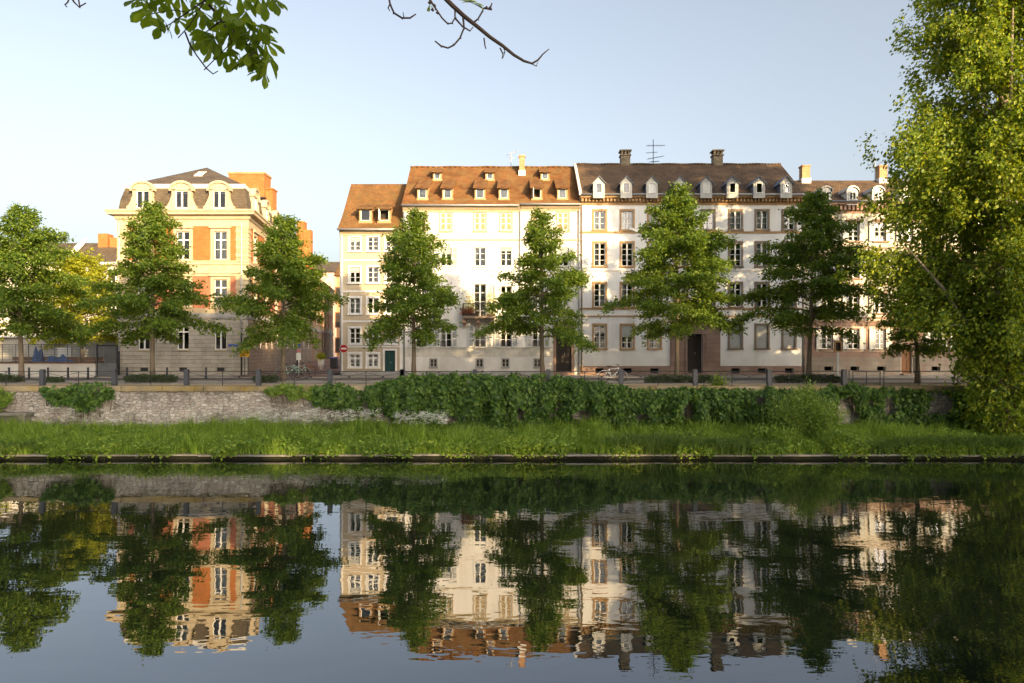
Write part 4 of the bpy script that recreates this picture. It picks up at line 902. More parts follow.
# side facade along the side street
def side_wall(s0, s1, z0, z1, opens, mat, name):
    P = Vector((WL, 0))+SD*s0
    b = wall_front(s1-s0, z1-z0, [(a-s0, c-s0, e-z0, f-z0) for a, c, e, f in opens], z0=0.0)
    return b.build(name, M[mat], L.root, (P.x, P.y, z0), RZS)
gw = []
def swin(s, z0, w_, h, lst, **kw):
    lst.append((s-w_/2, s+w_/2, z0, z0+h)); P = Vector((WL, 0))+SD*s
    window(L.root, 0, z0, w_, h, u=(P.x, P.y), rz=RZS, **kw)
uw = []
for s in (2.4, 6.6, 11.0):
    swin(s, L.z(306.5), .98, 2.0, uw, bars=(.36,), surround='cream_trim', t=.24, head=.16, top=.7)
    swin(s, L.z(259.5), .98, 2.1, uw, bars=(.36,), surround='cream_trim', t=.24, head=.18, top=.7)
for s in (2.4, 4.6, 6.8, 9.2, 11.8): swin(s, L.z(348), .7, 1.6, gw, bars=(.6,), sill='cream_trim')
s = 17.0
ww = []
while s < 57:
    swin(s, 2.1, .9, 2.0, gw, bars=(.6,), sill='cream_trim'); swin(s, 5.3, .95, 1.9, ww, bars=(.36,), surround='cream_trim', t=.2, top=.7); swin(s, 8.7, .95, 1.7, ww, bars=(.36,), surround='cream_trim', t=.2, top=.7); s += 3.6
side_wall(0, 58, -.5, gz, gw, 'rubble', 'side_ground_floor_wall'); side_wall(0, DEP, gz, HL+.3, uw, 'cream_stone', 'side_wall')
WH = 11.2; side_wall(DEP, 58, gz, WH, ww, 'cream_stone', 'side_wing_wall')
P = Vector((WL, 0))
def side_panel(a, c, z0, z1, mat): MB().box(a, c, -.012, .02, z0, z1).build('brick_panel', M[mat], L.root, (P.x, P.y, 0), RZS)
for a, c in ((.95, 1.65), (3.15, 5.85), (7.35, 10.25), (11.75, 13.6)):
    side_panel(a, c, L.z(261.5), L.z(226), 'brick'); side_panel(a, c, L.z(308), L.z(276), 'brick_shaded')
s = 17.0
while s+2.9 < 57: side_panel(s+.75, s+2.85, 5.2, 7.3, 'brick_shaded'); side_panel(s+.75, s+2.85, 8.6, 10.5, 'brick_shaded'); s += 3.6
w0 = Vector((WL, 0))+SD*DEP; w1 = Vector((WL, 0))+SD*58; w2 = w1+Vector((-9, 0)); w3 = w0+Vector((-9, 0))
band('wing_cornice', [(0,WH-.35),(.1,WH-.35),(.35,WH-.1),(.4,WH+.05),(0,WH+.08)], 'cream_trim', [tuple(w0), tuple(w1)])
band('string_course', [(0,gz),(.07,gz),(.12,gz+.12),(.12,gz+.2),(.05,gz+.24),(.05,g1),(0,g1)], 'grey_base', [tuple(w0), tuple(w1)])
m0 = (w0+w3)/2; m1 = (w1+w2)/2
MB().add([(w0.x+.4,w0.y,WH),(w1.x+.4,w1.y,WH),(w2.x,w2.y,WH),(w3.x,w3.y,WH),(m0.x,m0.y,WH+2.6),(m1.x,m1.y,WH+2.6)], [(0,1,5,4),(2,3,4,5),(0,4,3),(1,2,5)]).build('wing_roof', M['slate'], L.root)
pp = pipe(L.root, WL-.45, 3.2, HL-.3, mat='galv'); pp2 = MB().tube([(WL-.45, -.09, 0), (WL-.45, -.09, 3.2)], .065, 8).build('downpipe_foot', M['dark_metal'], L.root)
pipe(L.root, .12, 1.8, HL-.3, mat='galv'); MB().tube([(.12, -.09, 0), (.12, -.09, 1.8)], .065, 8).build('downpipe_foot', M['dark_metal'], L.root)
q = Vector((WL, 0))+SD*22; MB().tube([(q.x+.12,q.y,0),(q.x+.12,q.y,WH)], .07, 8).build('downpipe', M['dark_metal'], L.root)
MB().box(L.x(228.5), L.x(238), -.05, -.02, L.z(346.5), L.z(344.2)).build('street_name_plate', M['blue'], L.root)
b = MB(); b.box(-.06, L.x(143)-.9, -.06, .0, -.2, L.z(366)) 
MB().box(0, WL, -.06, .0, -.2, .32).build('plinth', M['grey_stone'], L.root)

# ------------------------------------------------------------------ buildings further back
def block(name, px0, px1, py_top, Y, D, mat, label, roof=None, cat='building'):
    x0, x1 = (px0-CX)*Y/F, (px1-CX)*Y/F; H = (HY-py_top)*Y/F+CZ-ST
    r = empty(name, ((x0+x1)/2, Y, ST), label, cat); w_ = x1-x0
    MB().box(-w_/2, w_/2, 0, D, -.5, H).build('wall', M[mat], r)
    return r, w_, H
r, w_, H = block('brick_tower', 228.5, 264, 174, 70, 2.0, 'brick', 'plain orange brick tower rising behind the corner building')
MB().box(-w_/2-.08, w_/2+.08, -.08, 2.08, H, H+.22).build('coping', M['chimney_brick'], r)
k = 70/F; MB().box(w_/2+.002, w_/2+.75, .4, 1.6, -.5, H-1.5).box(w_/2+.002, w_/2+.83, .3, 1.68, H-1.5, H-1.35).build('stair_turret', M['brick'], r)
MB().box(w_/2-1.6, w_/2+.3, -.5, -.002, H-2.6, H-2.45).build('canopy', M['dark_metal'], r)
r, w_, H = block('brick_stack', 296.5, 303.5, 222, 84, 1.4, 'brick', 'stepped orange brick block above the side street wing')
MB().box(w_/2+.002, w_/2+.8, .2, 1.2, -.5, H-.9).build('lower_step', M['brick'], r); MB().box(-w_/2-.05, w_/2+.05, -.05, 1.45, H, H+.15).build('coping', M['chimney_brick'], r)
# far school-like house left
Y = 88; k = Y/F; H0 = (HY-263)*k+CZ-ST
r = empty('distant_house', ((60-CX)*k, Y, ST), 'distant pale house with grey roof and orange chimneys at far left', 'house'); xo = (60-CX)*k
fx = lambda px: (px-CX)*k-xo
b = wall_front(fx(125)-fx(-60), H0, [], z0=-.5); b.build('wall', M['render_cream'], r, (fx(-60), 0, 0))
MB().box(fx(-60), fx(125), .1, 12, -.5, H0-.05).build('rear_wall', M['render_cream'], r)
for px in range(-48, 125, 16):
    for py in (272, 300):
        x_ = fx(px); z_ = (HY-py-12)*k+CZ-ST
        f_ = MB().box(x_-.55, x_-.45, -.06, -.002, z_, z_+1.9).box(x_+.45, x_+.55, -.06, -.002, z_, z_+1.9).box(x_-.45, x_+.45, -.06, -.002, z_+1.8, z_+1.9).box(x_-.45, x_+.45, -.06, -.002, z_, z_+.1).box(x_-.04, x_+.04, -.06, -.002, z_+.1, z_+1.8).build('window', M['white'], r)
        MB().box(x_-.45, x_+.45, -.02, -.003, z_+.1, z_+1.8).build('pane', M['room_dark'], f_)
kr = (Y+5)/F; zr = (HY-243)*kr+CZ-ST
rf = MB().add([(fx(-60),-.4,H0),(fx(125),-.4,H0),(fx(118),5,zr),(fx(-50),5,zr),(fx(125),12,H0),(fx(-60),12,H0)], [(0,1,2,3),(3,2,4,5),(1,4,2),(0,3,5)]).build('roof', M['slate'], r)
MB().add([(fx(66)-.5,-.5,H0-.1),(fx(66)+.5,-.5,H0-.1),(fx(61.5)+.3,5,zr+.35),(fx(61.5)-.3,5,zr+.35),(fx(66)-.5,-.5,H0+.3),(fx(66)+.5,-.5,H0+.3),(fx(61.5)+.3,5,zr+.65),(fx(61.5)-.3,5,zr+.65)],
         [(4,5,6,7),(0,1,5,4),(0,4,7,3),(1,2,6,5),(2,3,7,6)]).build('gable_parapet', M['trim'], r)
MB().box(fx(-60), fx(125), -.55, -.3, H0-.25, H0+.06).build('eave_board', M['trim'], r)
for a, c, top in ((78.5, 88.5, 235), (90.5, 104, 239), (106.5, 112, 237)):
    MB().box(fx(a)+.2, fx(c)+.2, 3.8, 5.2, zr-2, (HY-top)*kr+CZ-ST).build('chimney', M['brick'], rf)
# houses closing the side street
r, w_, H = block('tan_house', 336.5, 356, 276, 92, 10, 'house_tan', 'narrow tan house far down the side street')
for z_ in (1.6, 5.0, 8.4):
    for x_ in (-1.0, .4): f_ = MB().box(x_-.5, x_+.5, -.04, -.002, z_-.1, z_+2.0).build('window', M['door_oak'], r); MB().box(x_-.36, x_+.36, -.06, -.041, z_+.05, z_+1.85).build('pane', M['room_dark'], f_)
MB().add([(-w_/2-.3,-.4,H),(w_/2+.3,-.4,H),(w_/2+.3,5,H+3.2),(-w_/2-.3,5,H+3.2),(w_/2+.3,10.4,H),(-w_/2-.3,10.4,H)], [(0,1,2,3),(3,2,4,5),(1,4,2),(0,3,5)]).build('roof', M['tile_brown'], r)
r, w_, H = block('pale_house', 300, 334, 272, 118, 10, 'house_pink', 'pale house closing the far end of the side street')
for z_ in (2.0, 6.0, 10.0):
    for x_ in (-1.6, 0, 1.6): f_ = MB().box(x_-.5, x_+.5, -.04, -.002, z_-.1, z_+2.0).build('window', M['white'], r); MB().box(x_-.38, x_+.38, -.06, -.041, z_+.05, z_+1.85).build('pane', M['room_dark'], f_)
MB().add([(-w_/2-.3,-.4,H),(w_/2+.3,-.4,H),(w_/2+.3,5,H+2.4),(-w_/2-.3,5,H+2.4),(w_/2+.3,10.4,H),(-w_/2-.3,10.4,H)], [(0,1,2,3),(3,2,4,5),(1,4,2),(0,3,5)]).build('roof', M['slate'], r)

# ------------------------------------------------------------------ yard wall, fence and gate on the left
Y = 47.9; k = Y/F; fx = lambda px: (px-CX)*k
r = empty('yard_wall', (fx(30), Y, ST), 'low white yard wall topped by grey mesh fence at far left', 'wall'); xo = fx(30)
MB().box(fx(-90)-xo, fx(95)-xo, 0, .3, -.2, (378-364.5)*k).build('masonry', M['render_white'], r)
z0 = (378-364.5)*k; MB().box(fx(-90)-xo, fx(95)-xo, -.04, .34, z0, z0+.1).build('capping', M['wood'], r)
b = MB(); zt = (378-345.5)*k
for px in range(-90, 96, 13): b.tube([(fx(px)-xo, .15, z0+.1), (fx(px)-xo, .15, zt)], .025, 6)
for i in range(8): zz = z0+.12+(zt-z0-.12)*i/7; b.tube([(fx(-90)-xo, .15, zz), (fx(95)-xo, .15, zz)], .012 if i < 7 else .025, 5)
for px10 in range(-900, 951, 14): b.tube([(fx(px10/10)-xo, .16, z0+.1), (fx(px10/10)-xo, .16, zt)], .007, 4, False)
b.build('mesh_fence', M['fence_mesh'], r)
r = empty('yard_gate', (fx(106), Y+.1, ST), 'dark grey metal gate between white yard wall and corner building', 'gate'); xo = fx(106)
b = MB(); b.box(fx(95.5)-xo, fx(96.5)-xo, 0, .08, 0, 2.3); b.box(fx(115.5)-xo, fx(116.5)-xo, 0, .08, 0, 2.3); b.box(fx(96.5)-xo, fx(115.5)-xo, .01, .07, 2.18, 2.26)
b.build('gate_frame', M['dark_metal'], r); b = MB()
b.box(fx(96.7)-xo, fx(115.3)-xo, .02, .06, .08, 1.0)
for i in range(10): xx = fx(96.7)-xo+(fx(115.3)-fx(96.7))*(i+.5)/10; b.tube([(xx, .04, 1.0), (xx, .04, 2.2)], .014, 5)
b.build('gate_leaf', M['fence_mesh'], r)
def lump(w_, d, h, seed, n=14):
    rg = random.Random(seed); ph = [rg.uniform(0, 6) for _ in range(6)]; b = MB()
    def P(i, j):
        u, v = i/n*2-1, j/n*2-1; e = max(0, (1-abs(u)**3)*(1-abs(v)**3))
        return (u*w_/2, v*d/2, h*e**.6*(.8+.2*math.sin(u*4+ph[0])*math.cos(v*5+ph[1]))+.05*math.sin(u*11+ph[2]+v*7)*e)
    b.grid(P, n, n, True); return b
for px, w_, h, lab in ((38.5, .6, 2.3, 'tall blue tarpaulin bundle behind the yard fence'), (58, 2.0, 1.62, 'wide low blue tarpaulin heap behind the yard fence'), (68, .8, 1.5, 'small blue tarpaulin heap near the yard gate')):
    o = lump(w_, 1.2, h, px).build('tarpaulin', M['tarp_blue'], None, ((px-CX)*50/F, 50, ST)); tag(o, lab, 'tarpaulin', 'blue tarpaulins in the yard')
o = MB()
for i in range(5): o.box(-3.6+i*.05, 3.4-i*.1, i*.05, .9+i*.03, i*.28, i*.28+.24)
o = o.build('timber_stack', M['wood'], None, ((52-CX)*51/F, 51.4, ST)); tag(o, 'stack of dark timber behind the yard fence', 'timber')
r = empty('yard_shed', ((75-CX)*60/F, 60, ST), 'low plain building with flat roof at the back of the yard', 'shed')
MB().box(-7, 4, 0, 5, -.3, 3.0).build('wall', M['grey_base'], r); MB().box(-7.3, 4.3, -.4, 5.3, 3.0, 3.2).build('roof', M['trim'], r)
MB().box(-1.5, -.3, -.05, -.002, 0, 2.1).build('door', M['shutter_white'], r)

# ------------------------------------------------------------------ retaining wall along the bank, railing, posts
r = empty('river_wall', (0, 35, .5), 'rough stone retaining wall with lichened coping above the grassy bank', 'wall')
b = MB(); rg = np.random.default_rng(2)
b.grid(lambda i, j: (-60+i*.5, -.02+.04*math.sin(i*1.7+j)+.02*math.sin(i*.37), -1.2+j*.4), 240, 9)
b.box(-60, 60, .08, .6, -1.2, 2.33); b.build('masonry', M['rag_wall'], r)
b = MB(); x = -60.0; rr = random.Random(5)
while x < 60:
    l = rr.uniform(1.6, 2.6); dz = rr.uniform(-.012, .012); b.box(x, x+l-.012, -.13+rr.uniform(-.015, .015), .5, 2.2, 2.45+dz); x += l
b.build('coping', M['coping'], r)
o = MB().box(-1.0, 1.0, -.55, .0, .55, .68).box(-.9, -.62, -.5, .0, -.4, .55).box(.62, .9, -.5, .0, -.4, .55).box(-.62, .62, -.15, 0, -.4, .55).build('drain_outlet', M['ledge'], None, ((14-CX)*34.9/F, 34.9, .95)); tag(o, 'small stone drain outlet at the foot of the river wall', 'outlet')
YR = 35.75; kR = YR/F; zb = ST+.02
def railing(name, label, posts, cut=None, ends=None, thin=False):
    xs = [(p-CX)*kR for p in posts]; r = empty(name, (xs[0], YR, zb), label, 'railing', 'railings along the river wall'); x0 = xs[0]
    for p in xs:
        if not thin: MB().prismz([(p-x0-.11, -.11), (p-x0+.11, -.11), (p-x0+.11, .11), (p-x0-.11, .11)], 0, .84).prismz([(p-x0-.09, -.09), (p-x0+.09, -.09), (p-x0+.09, .09), (p-x0-.09, .09)], .84, .87).build('post', M['grey_paint'], r)
        else: MB().tube([(p-x0-.1, 0, 0), (p-x0-.1, 0, .82)], .022, 6).tube([(p-x0+.1, 0, 0), (p-x0+.1, 0, .82)], .022, 6).build('post', M['dark_metal'], r)
    for a, c in zip(xs[:-1], xs[1:]):
        b = MB(); a -= x0; c -= x0; e = .12; m = (a+c)/2
        b.tube([(a+e,0,.76),(c-e,0,.76)], .021, 6); b.tube([(a+e,0,.15),(c-e,0,.15)], .016, 6)
        b.tube([(m,0,.0),(m,0,.76)], .02, 6)
        if not thin:
            for s, t in ((a+e, m), (m, c-e)):
                b.tube([(s,0,.70),((s+t)/2,0,.50),(t,0,.70)], .011, 5); b.tube([(s,.01,.24),((s+t)/2,.01,.44),(t,.01,.24)], .011, 5); b.tube([((s+t)/2,0,.47),((s+t)/2+.001,.02,.47)], .05, 8)
        b.build('rail_panel', M['dark_metal'], r)
    return r
railing('railing', 'grey railing with square posts above the bare stone wall on the left', [-104, -30.5, 42.5, 114.5, 186.5, 258.5, 330, 402])
railing('railing', 'grey railing with square posts above the ivy covered wall', [402.5+.2, 475, 548, 621, 695, 769, 844])
railing('railing', 'thin dark railing in the shade under the tall tree', [851, 882, 956, 1030, 1104], thin=True)
def bollard():
    b = MB(); b.tube([(0,0,0),(0,0,.7),(0,0,.74),(0,0,.78)], [.07,.065,.08,.03], 10); return b.mesh('bollard', M['grey_paint'])
bm = bollard()
for px, lab in ((9, 'leftmost slim grey bollard before the white yard wall'), (29, 'slim grey bollard right of the leftmost street tree'), (48, 'slim grey bollard before the middle of the white yard wall'), (68, 'slim grey bollard before the yard wall under the yellow tree'), (88, 'slim grey bollard near the right end of the white yard wall'),
                (127, 'slim grey bollard at the left corner of the corner building'), (167, 'slim grey bollard between left and middle cellar openings'), (206, 'slim grey bollard before the right cellar opening of the corner building')):
    o = link('bollard', bm, None, ((px-CX)*44.9/F, 44.9, ST-.02)); tag(o, lab, 'bollard', 'bollards along the street')

# ------------------------------------------------------------------ signs, bicycles, bins
r = empty('no_entry_sign', ((344-CX)*48.6/F, 48.6, ST), 'round red no entry sign with white bar on grey pole at house corner', 'sign')
MB().tube([(-.18,0,0),(-.18,0,2.35)], .03, 8).build('pole', M['galv'], r)
d = MB(); d.tube([(0,-.035,2.0),(0,-.06,2.0)], .29, 28); d = d.build('disc', M['red'], r); MB().box(-.19,.19,-.068,-.061,1.945,2.055).build('white_bar', M['white'], d); MB().torus((0,-.05,2.0),(0,1,0),.29,.012,28,6).build('rim', M['white'], d)
r = empty('information_sign', ((244.7-CX)*48.8/F, 48.8, ST), 'yellow rectangular notice board with black lines on two poles', 'sign')
MB().tube([(-.0,0,0),(-.0,0,2.3)], .028, 8).tube([(.24,0,0),(.24,0,2.45)], .028, 8).build('pole', M['grey_paint'], r)
d = MB().box(-.35, .35, -.06, -.03, 1.42, 1.98).build('board', M['yellow'], r)
MB().box(-.27,.27,-.063,-.061,1.80,1.85).box(-.22,.2,-.063,-.061,1.70,1.74).box(-.25,.24,-.063,-.061,1.60,1.64).box(-.3,.1,-.063,-.061,1.50,1.53).build('black_lines', M['black'], d)
MB().box(.12,.34,-.05,-.03,2.1,2.34).build('blue_plate', M['blue'], r); MB().box(-.14,.08,-.05,-.03,2.05,2.22).build('white_plate', M['white'], r)
r = empty('parking_sign', ((298.8-CX)*47.5/F, 47.5, ST), 'tall narrow blue and pink sign on white pole beside the bicycles', 'sign')
MB().tube([(0,0,0),(0,0,2.4)], .035, 8).build('pole', M['white'], r)
d = MB().box(-.13,.13,-.07,-.035,2.02,2.32).build('blue_plate', M['blue'], r); MB().box(-.13,.13,-.07,-.035,1.74,2.0).build('pink_plate', M['pink'], r); MB().box(-.16,.16,-.07,-.035,1.2,1.7).build('white_plate', M['white'], r)
MB().torus((0,-.075,1.86),(0,1,0),.07,.012,16,5).build('red_ring', M['red'], r)
r = empty('post_sign', ((837.8-CX)*47/F, 47, ST), 'small brown framed notice box on white post before the shuttered house', 'sign')
MB().box(-.06,.06,-.06,.06,0,1.75).build('post', M['white'], r)
d = MB().box(-.26,-.17,-.07,.07,1.75,2.5).box(.17,.26,-.07,.07,1.75,2.5).box(-.17,.17,-.07,.07,1.75,1.85).box(-.17,.17,-.07,.07,2.4,2.5).box(-.3,.3,-.1,.1,2.5,2.56).build('frame', M['sand_orange_and_lit'], r); MB().box(-.17,.17,.02,.05,1.85,2.4).build('notice', M['room_dark'], d)
def bicycle(name, label, px, Y, rz, col):
    r = empty(name, ((px-CX)*Y/F, Y, ST), label, 'bicycle', 'bicycles parked along the street', rz)
    for x in (-.52, .52):
        w_ = MB().torus((x,0,.34),(0,1,0),.32,.02,24,6)
        for q in range(0, 180, 20): w_.tube([(x-.3*math.cos(R(q)),0,.34-.3*math.sin(R(q))),(x+.3*math.cos(R(q)),0,.34+.3*math.sin(R(q)))], .003, 4, False)
        w_.build('wheel', M['black'], r)
    b = MB(); bb = (-.08,0,.30); st = (-.2,0,.78); hd = (.36,0,.82)
    for p, q in ((bb, st), (st, hd), (bb, (.38,0,.7)), (st, (-.52,0,.34)), (bb, (-.52,0,.34)), ((.35,0,.9), (.52,0,.34))): b.tube([p, q], .022, 6)
    b.build('frame', M[col], r)
    MB().tube([(.35,0,.88),(.33,0,1.02)], .016, 6).tube([(.28,-.28,1.04),(.36,-.1,1.03),(.36,.1,1.03),(.28,.28,1.04)], .014, 6).build('handlebar', M['dark_metal'], r)
    MB().tube([(-.2,0,.76),(-.22,0,.92)], .015, 6).prismz([(-.36,-.08),(-.2,-.06),(-.04,-.02),(-.04,.02),(-.2,.06),(-.36,.08)], .92, .97).build('saddle', M['black'], r)
    for x, a in ((-.52, 20), (.52, 0)):
        m_ = MB(); m_.tube([(x+.36*math.cos(R(q)),0,.34+.36*math.sin(R(q))) for q in range(a, 200, 20)], .02, 5); m_.build('mudguard', M[col], r)
    return r
bicycle('bicycle', 'pale mint bicycle leaning at the corner, left of the pair', 289, 46.2, .15, 'bike_mint')
bicycle('bicycle', 'mint bicycle under the blue and pink sign', 299.5, 46.6, -.3, 'bike_mint')
bicycle('bicycle', 'brown bicycle against the side wall of the corner building', 305, 50.5, .7, 'bike_brown')
bicycle('bicycle', 'white bicycle parked behind the railing before the white house', 612.5, 40.2, .1, 'bike_white')
bicycle('bicycle', 'dark bicycle in the shade under the tall tree', 967, 40.5, .2, 'bin_grey')
r = empty('wheeled_bin', ((334-CX)*62/F, 62, ST+.2), 'dark wheeled bin with blue lid at the side street kerb', 'bin')
MB().box(-.28,.28,-.28,.28,.08,.95).build('body', M['bin_grey'], r); MB().box(-.34,.34,-.34,.34,.95,1.05).build('lid', M['bin_blue'], r); MB().tube([(-.3,.25,.1),(.3,.25,.1)], .1, 10).build('wheels', M['black'], r)
r = empty('planter', ((321-CX)*60/F, 60, ST+.18), 'pale tub with bright green bush by the side street wall', 'planter')
MB().tube([(0,0,0),(0,0,.9)], [.22,.3], 12).build('tub', M['trim'], r)
rg = np.random.default_rng(5); C = rg.normal(0, .2, (500, 3))*[1,1,.8]+[0,0,1.15]
link('bush', leaf_mesh('bush', C, rg.normal(0,1,(500,3)), rg.normal(0,1,(500,3)), rg.uniform(.08,.16,500), rg.uniform(.06,.1,500), M['leaf_yellow']), r)

# ------------------------------------------------------------------ vegetation
def rand_leaves(rg, C, out, size, droop=0.35, up=1.0):
    n = len(C); D = unit(out + rg.normal(0, .55, (n, 3)) + np.array([0, 0, -droop])); Nn = unit(np.array([0, 0, up]) + rg.normal(0, .55, (n, 3)) + out*.3)
    L = rg.uniform(.75, 1.3, n)*size; return D, Nn, L, L*rg.uniform(.55, .75, n)
def street_tree_meshes(seed, H, Rm, prof, nb, lsize, mat, bark, clear=.27, lean=0.0, dens=1.0, r0=.15):
    rg = np.random.default_rng(seed); tb = MB()
    n = 9; px_, py_ = rg.normal(0, .05, n).cumsum()*.5, rg.normal(0, .05, n).cumsum()*.5
    spine = [(px_[i]+lean*(i/(n-1))*H*.1, py_[i], H*.97*i/(n-1)) for i in range(n)]
    tb.tube(spine, [r0*(1-.9*i/(n-1))*(1.25 if i == 0 else 1) for i in range(n)], 10)
    sp = np.array(spine); Cs = []; Os = []
    for i in range(nb):
        t = clear+(0.99-clear)*((i+.5)/nb)**.92; z = H*t
        base = np.array([np.interp(z, sp[:,2], sp[:,0]), np.interp(z, sp[:,2], sp[:,1]), z])
        az = i*2.39996+rg.normal(0, .35); ln = Rm*np.interp(t, prof[0], prof[1])*rg.uniform(.58, 1.17)
        d = np.array([math.cos(az), math.sin(az), 0]); sd = np.array([-d[1], d[0], 0])
        a = .18+.55*t+rg.normal(0, .13); bq = .42*(1-t)+.12
        bend = rg.normal(0, .12)
        pt = lambda s: base+d*ln*s+sd*ln*bend*s*s+np.array([0,0,ln*(a*s-bq*s*s)])
        tb.tube([pt(s) for s in (0, .3, .6, .95)], [max(.012, .05*(1-t)+.018), .03*(1-t)+.014, .016, .006], 5)
        ns = max(3, int(ln*4.2*dens))
        for s in np.linspace(.22, 1.0, ns):
            c = pt(s); 
            for sg in (-1, 1):
                tl = (.30+.30*ln*(1-s*.75))*rg.uniform(.5, 1.15); td = unit((d*rg.uniform(.4, 1.0)+sd*sg*rg.uniform(.5, 1.0)+np.array([0,0,rg.normal(.05, .30)]))[None])[0]
                m = int(17*dens*rg.uniform(.6, 1.3)); u = rg.uniform(.1, 1.05, m)
                P = c+td*(u*tl)[:,None]+rg.normal(0, 1, (m,3))*[.14,.14,.125]-np.array([0,0,1])*(u*u*tl*.25)[:,None]
                Cs.append(P); Os.append(np.repeat(td[None], m, 0))
    C = np.concatenate(Cs); O = np.concatenate(Os); D, Nn, L_, W_ = rand_leaves(rg, C, O, lsize, up=.6); print('tree leaves', len(C))
    return tb.mesh('trunk', bark), leaf_mesh('crown', C, D, Nn, L_, W_, mat, fold=.08)
def street_variant(seed, H, Rm, top, low, nb, lean=0.0):
    """top: fullness of the upper crown, low: fullness of the lowest boughs"""
    pr = ([.24, .30, .38, .48, .6, .72, .84, .93, 1.0], [.72*low, .98*low, 1.0, .93, .60+.22*top, .36+.28*top, .18+.22*top, .10+.10*top, .05])
    return street_tree_meshes(seed, H, Rm, pr, nb, .165, M['leaf_street'], M['bark'], clear=.255, lean=lean, dens=1.5)
def plant_tree(name, label, px, Y, meshes, scale, rz, group=None, zbase=ST-.02, sz=None, cat='tree'):
    r = empty(name, ((px-CX)*Y/F, Y, zbase), label, cat, group, rz); r.scale = (scale, scale, sz or scale)
    link('trunk', meshes[0], r); link('crown', meshes[1], r); return r
TR = 'street trees in a row along the promenade'
for i, (px, Y, H_, Rm_, top, low, nb, lean, lab) in enumerate([
    (-105, 41.4, 10.4, 3.0, .6, 1, 58, 0, 'green street tree beyond the left edge of the yard wall'),
    (22, 41.4, 10.6, 3.5, .8, 1.0, 62, .1, 'leftmost green street tree standing before the white yard wall'),
    (153, 41.4, 10.75, 3.25, .55, 1.05, 60, 0, 'layered green street tree before the left part of the corner building'),
    (284, 41.4, 10.0, 3.2, .6, 1.0, 58, 0, 'green street tree at the mouth of the side street, right of the corner building'),
    (413, 41.4, 10.3, 2.85, .85, .95, 58, .15, 'green street tree between the narrow beige house and the white house'),
    (544, 41.4, 10.3, 3.1, .5, 1.04, 57, -.1, 'green street tree before the dark arched door of the white house'),
    (677, 41.4, 11.9, 3.75, .75, 1.0, 70, .12, 'large green street tree left of the sandstone portal'),
    (808, 41.4, 11.5, 3.7, .65, 1.02, 62, -.35, 'large green street tree where the dark roofed house meets the shuttered house'),
    (918, 39.5, 6.6, 1.7, .7, .9, 26, 0, 'small shaded street tree under the tall riverside tree')]):
    plant_tree('street_tree', lab, px, Y, street_variant(21+i, H_, Rm_, top, low, nb, lean), 1.0, i*1.37, TR)
ym = street_tree_meshes(40, 9.3, 3.4, ([.2,.3,.5,.75,.9,1],[.8,1,1,.8,.5,.12]), 84, .20, M['leaf_yellow'], M['bark'], dens=1.0)
plant_tree('yellow_tree', 'bright yellow green tree in the sun behind the yard fence', 83, 54, ym, 1.0, .5)
plant_tree('yellow_tree', 'second bright yellow green tree beyond the left edge of the frame', -50, 58, ym, 1.0, 2.1)

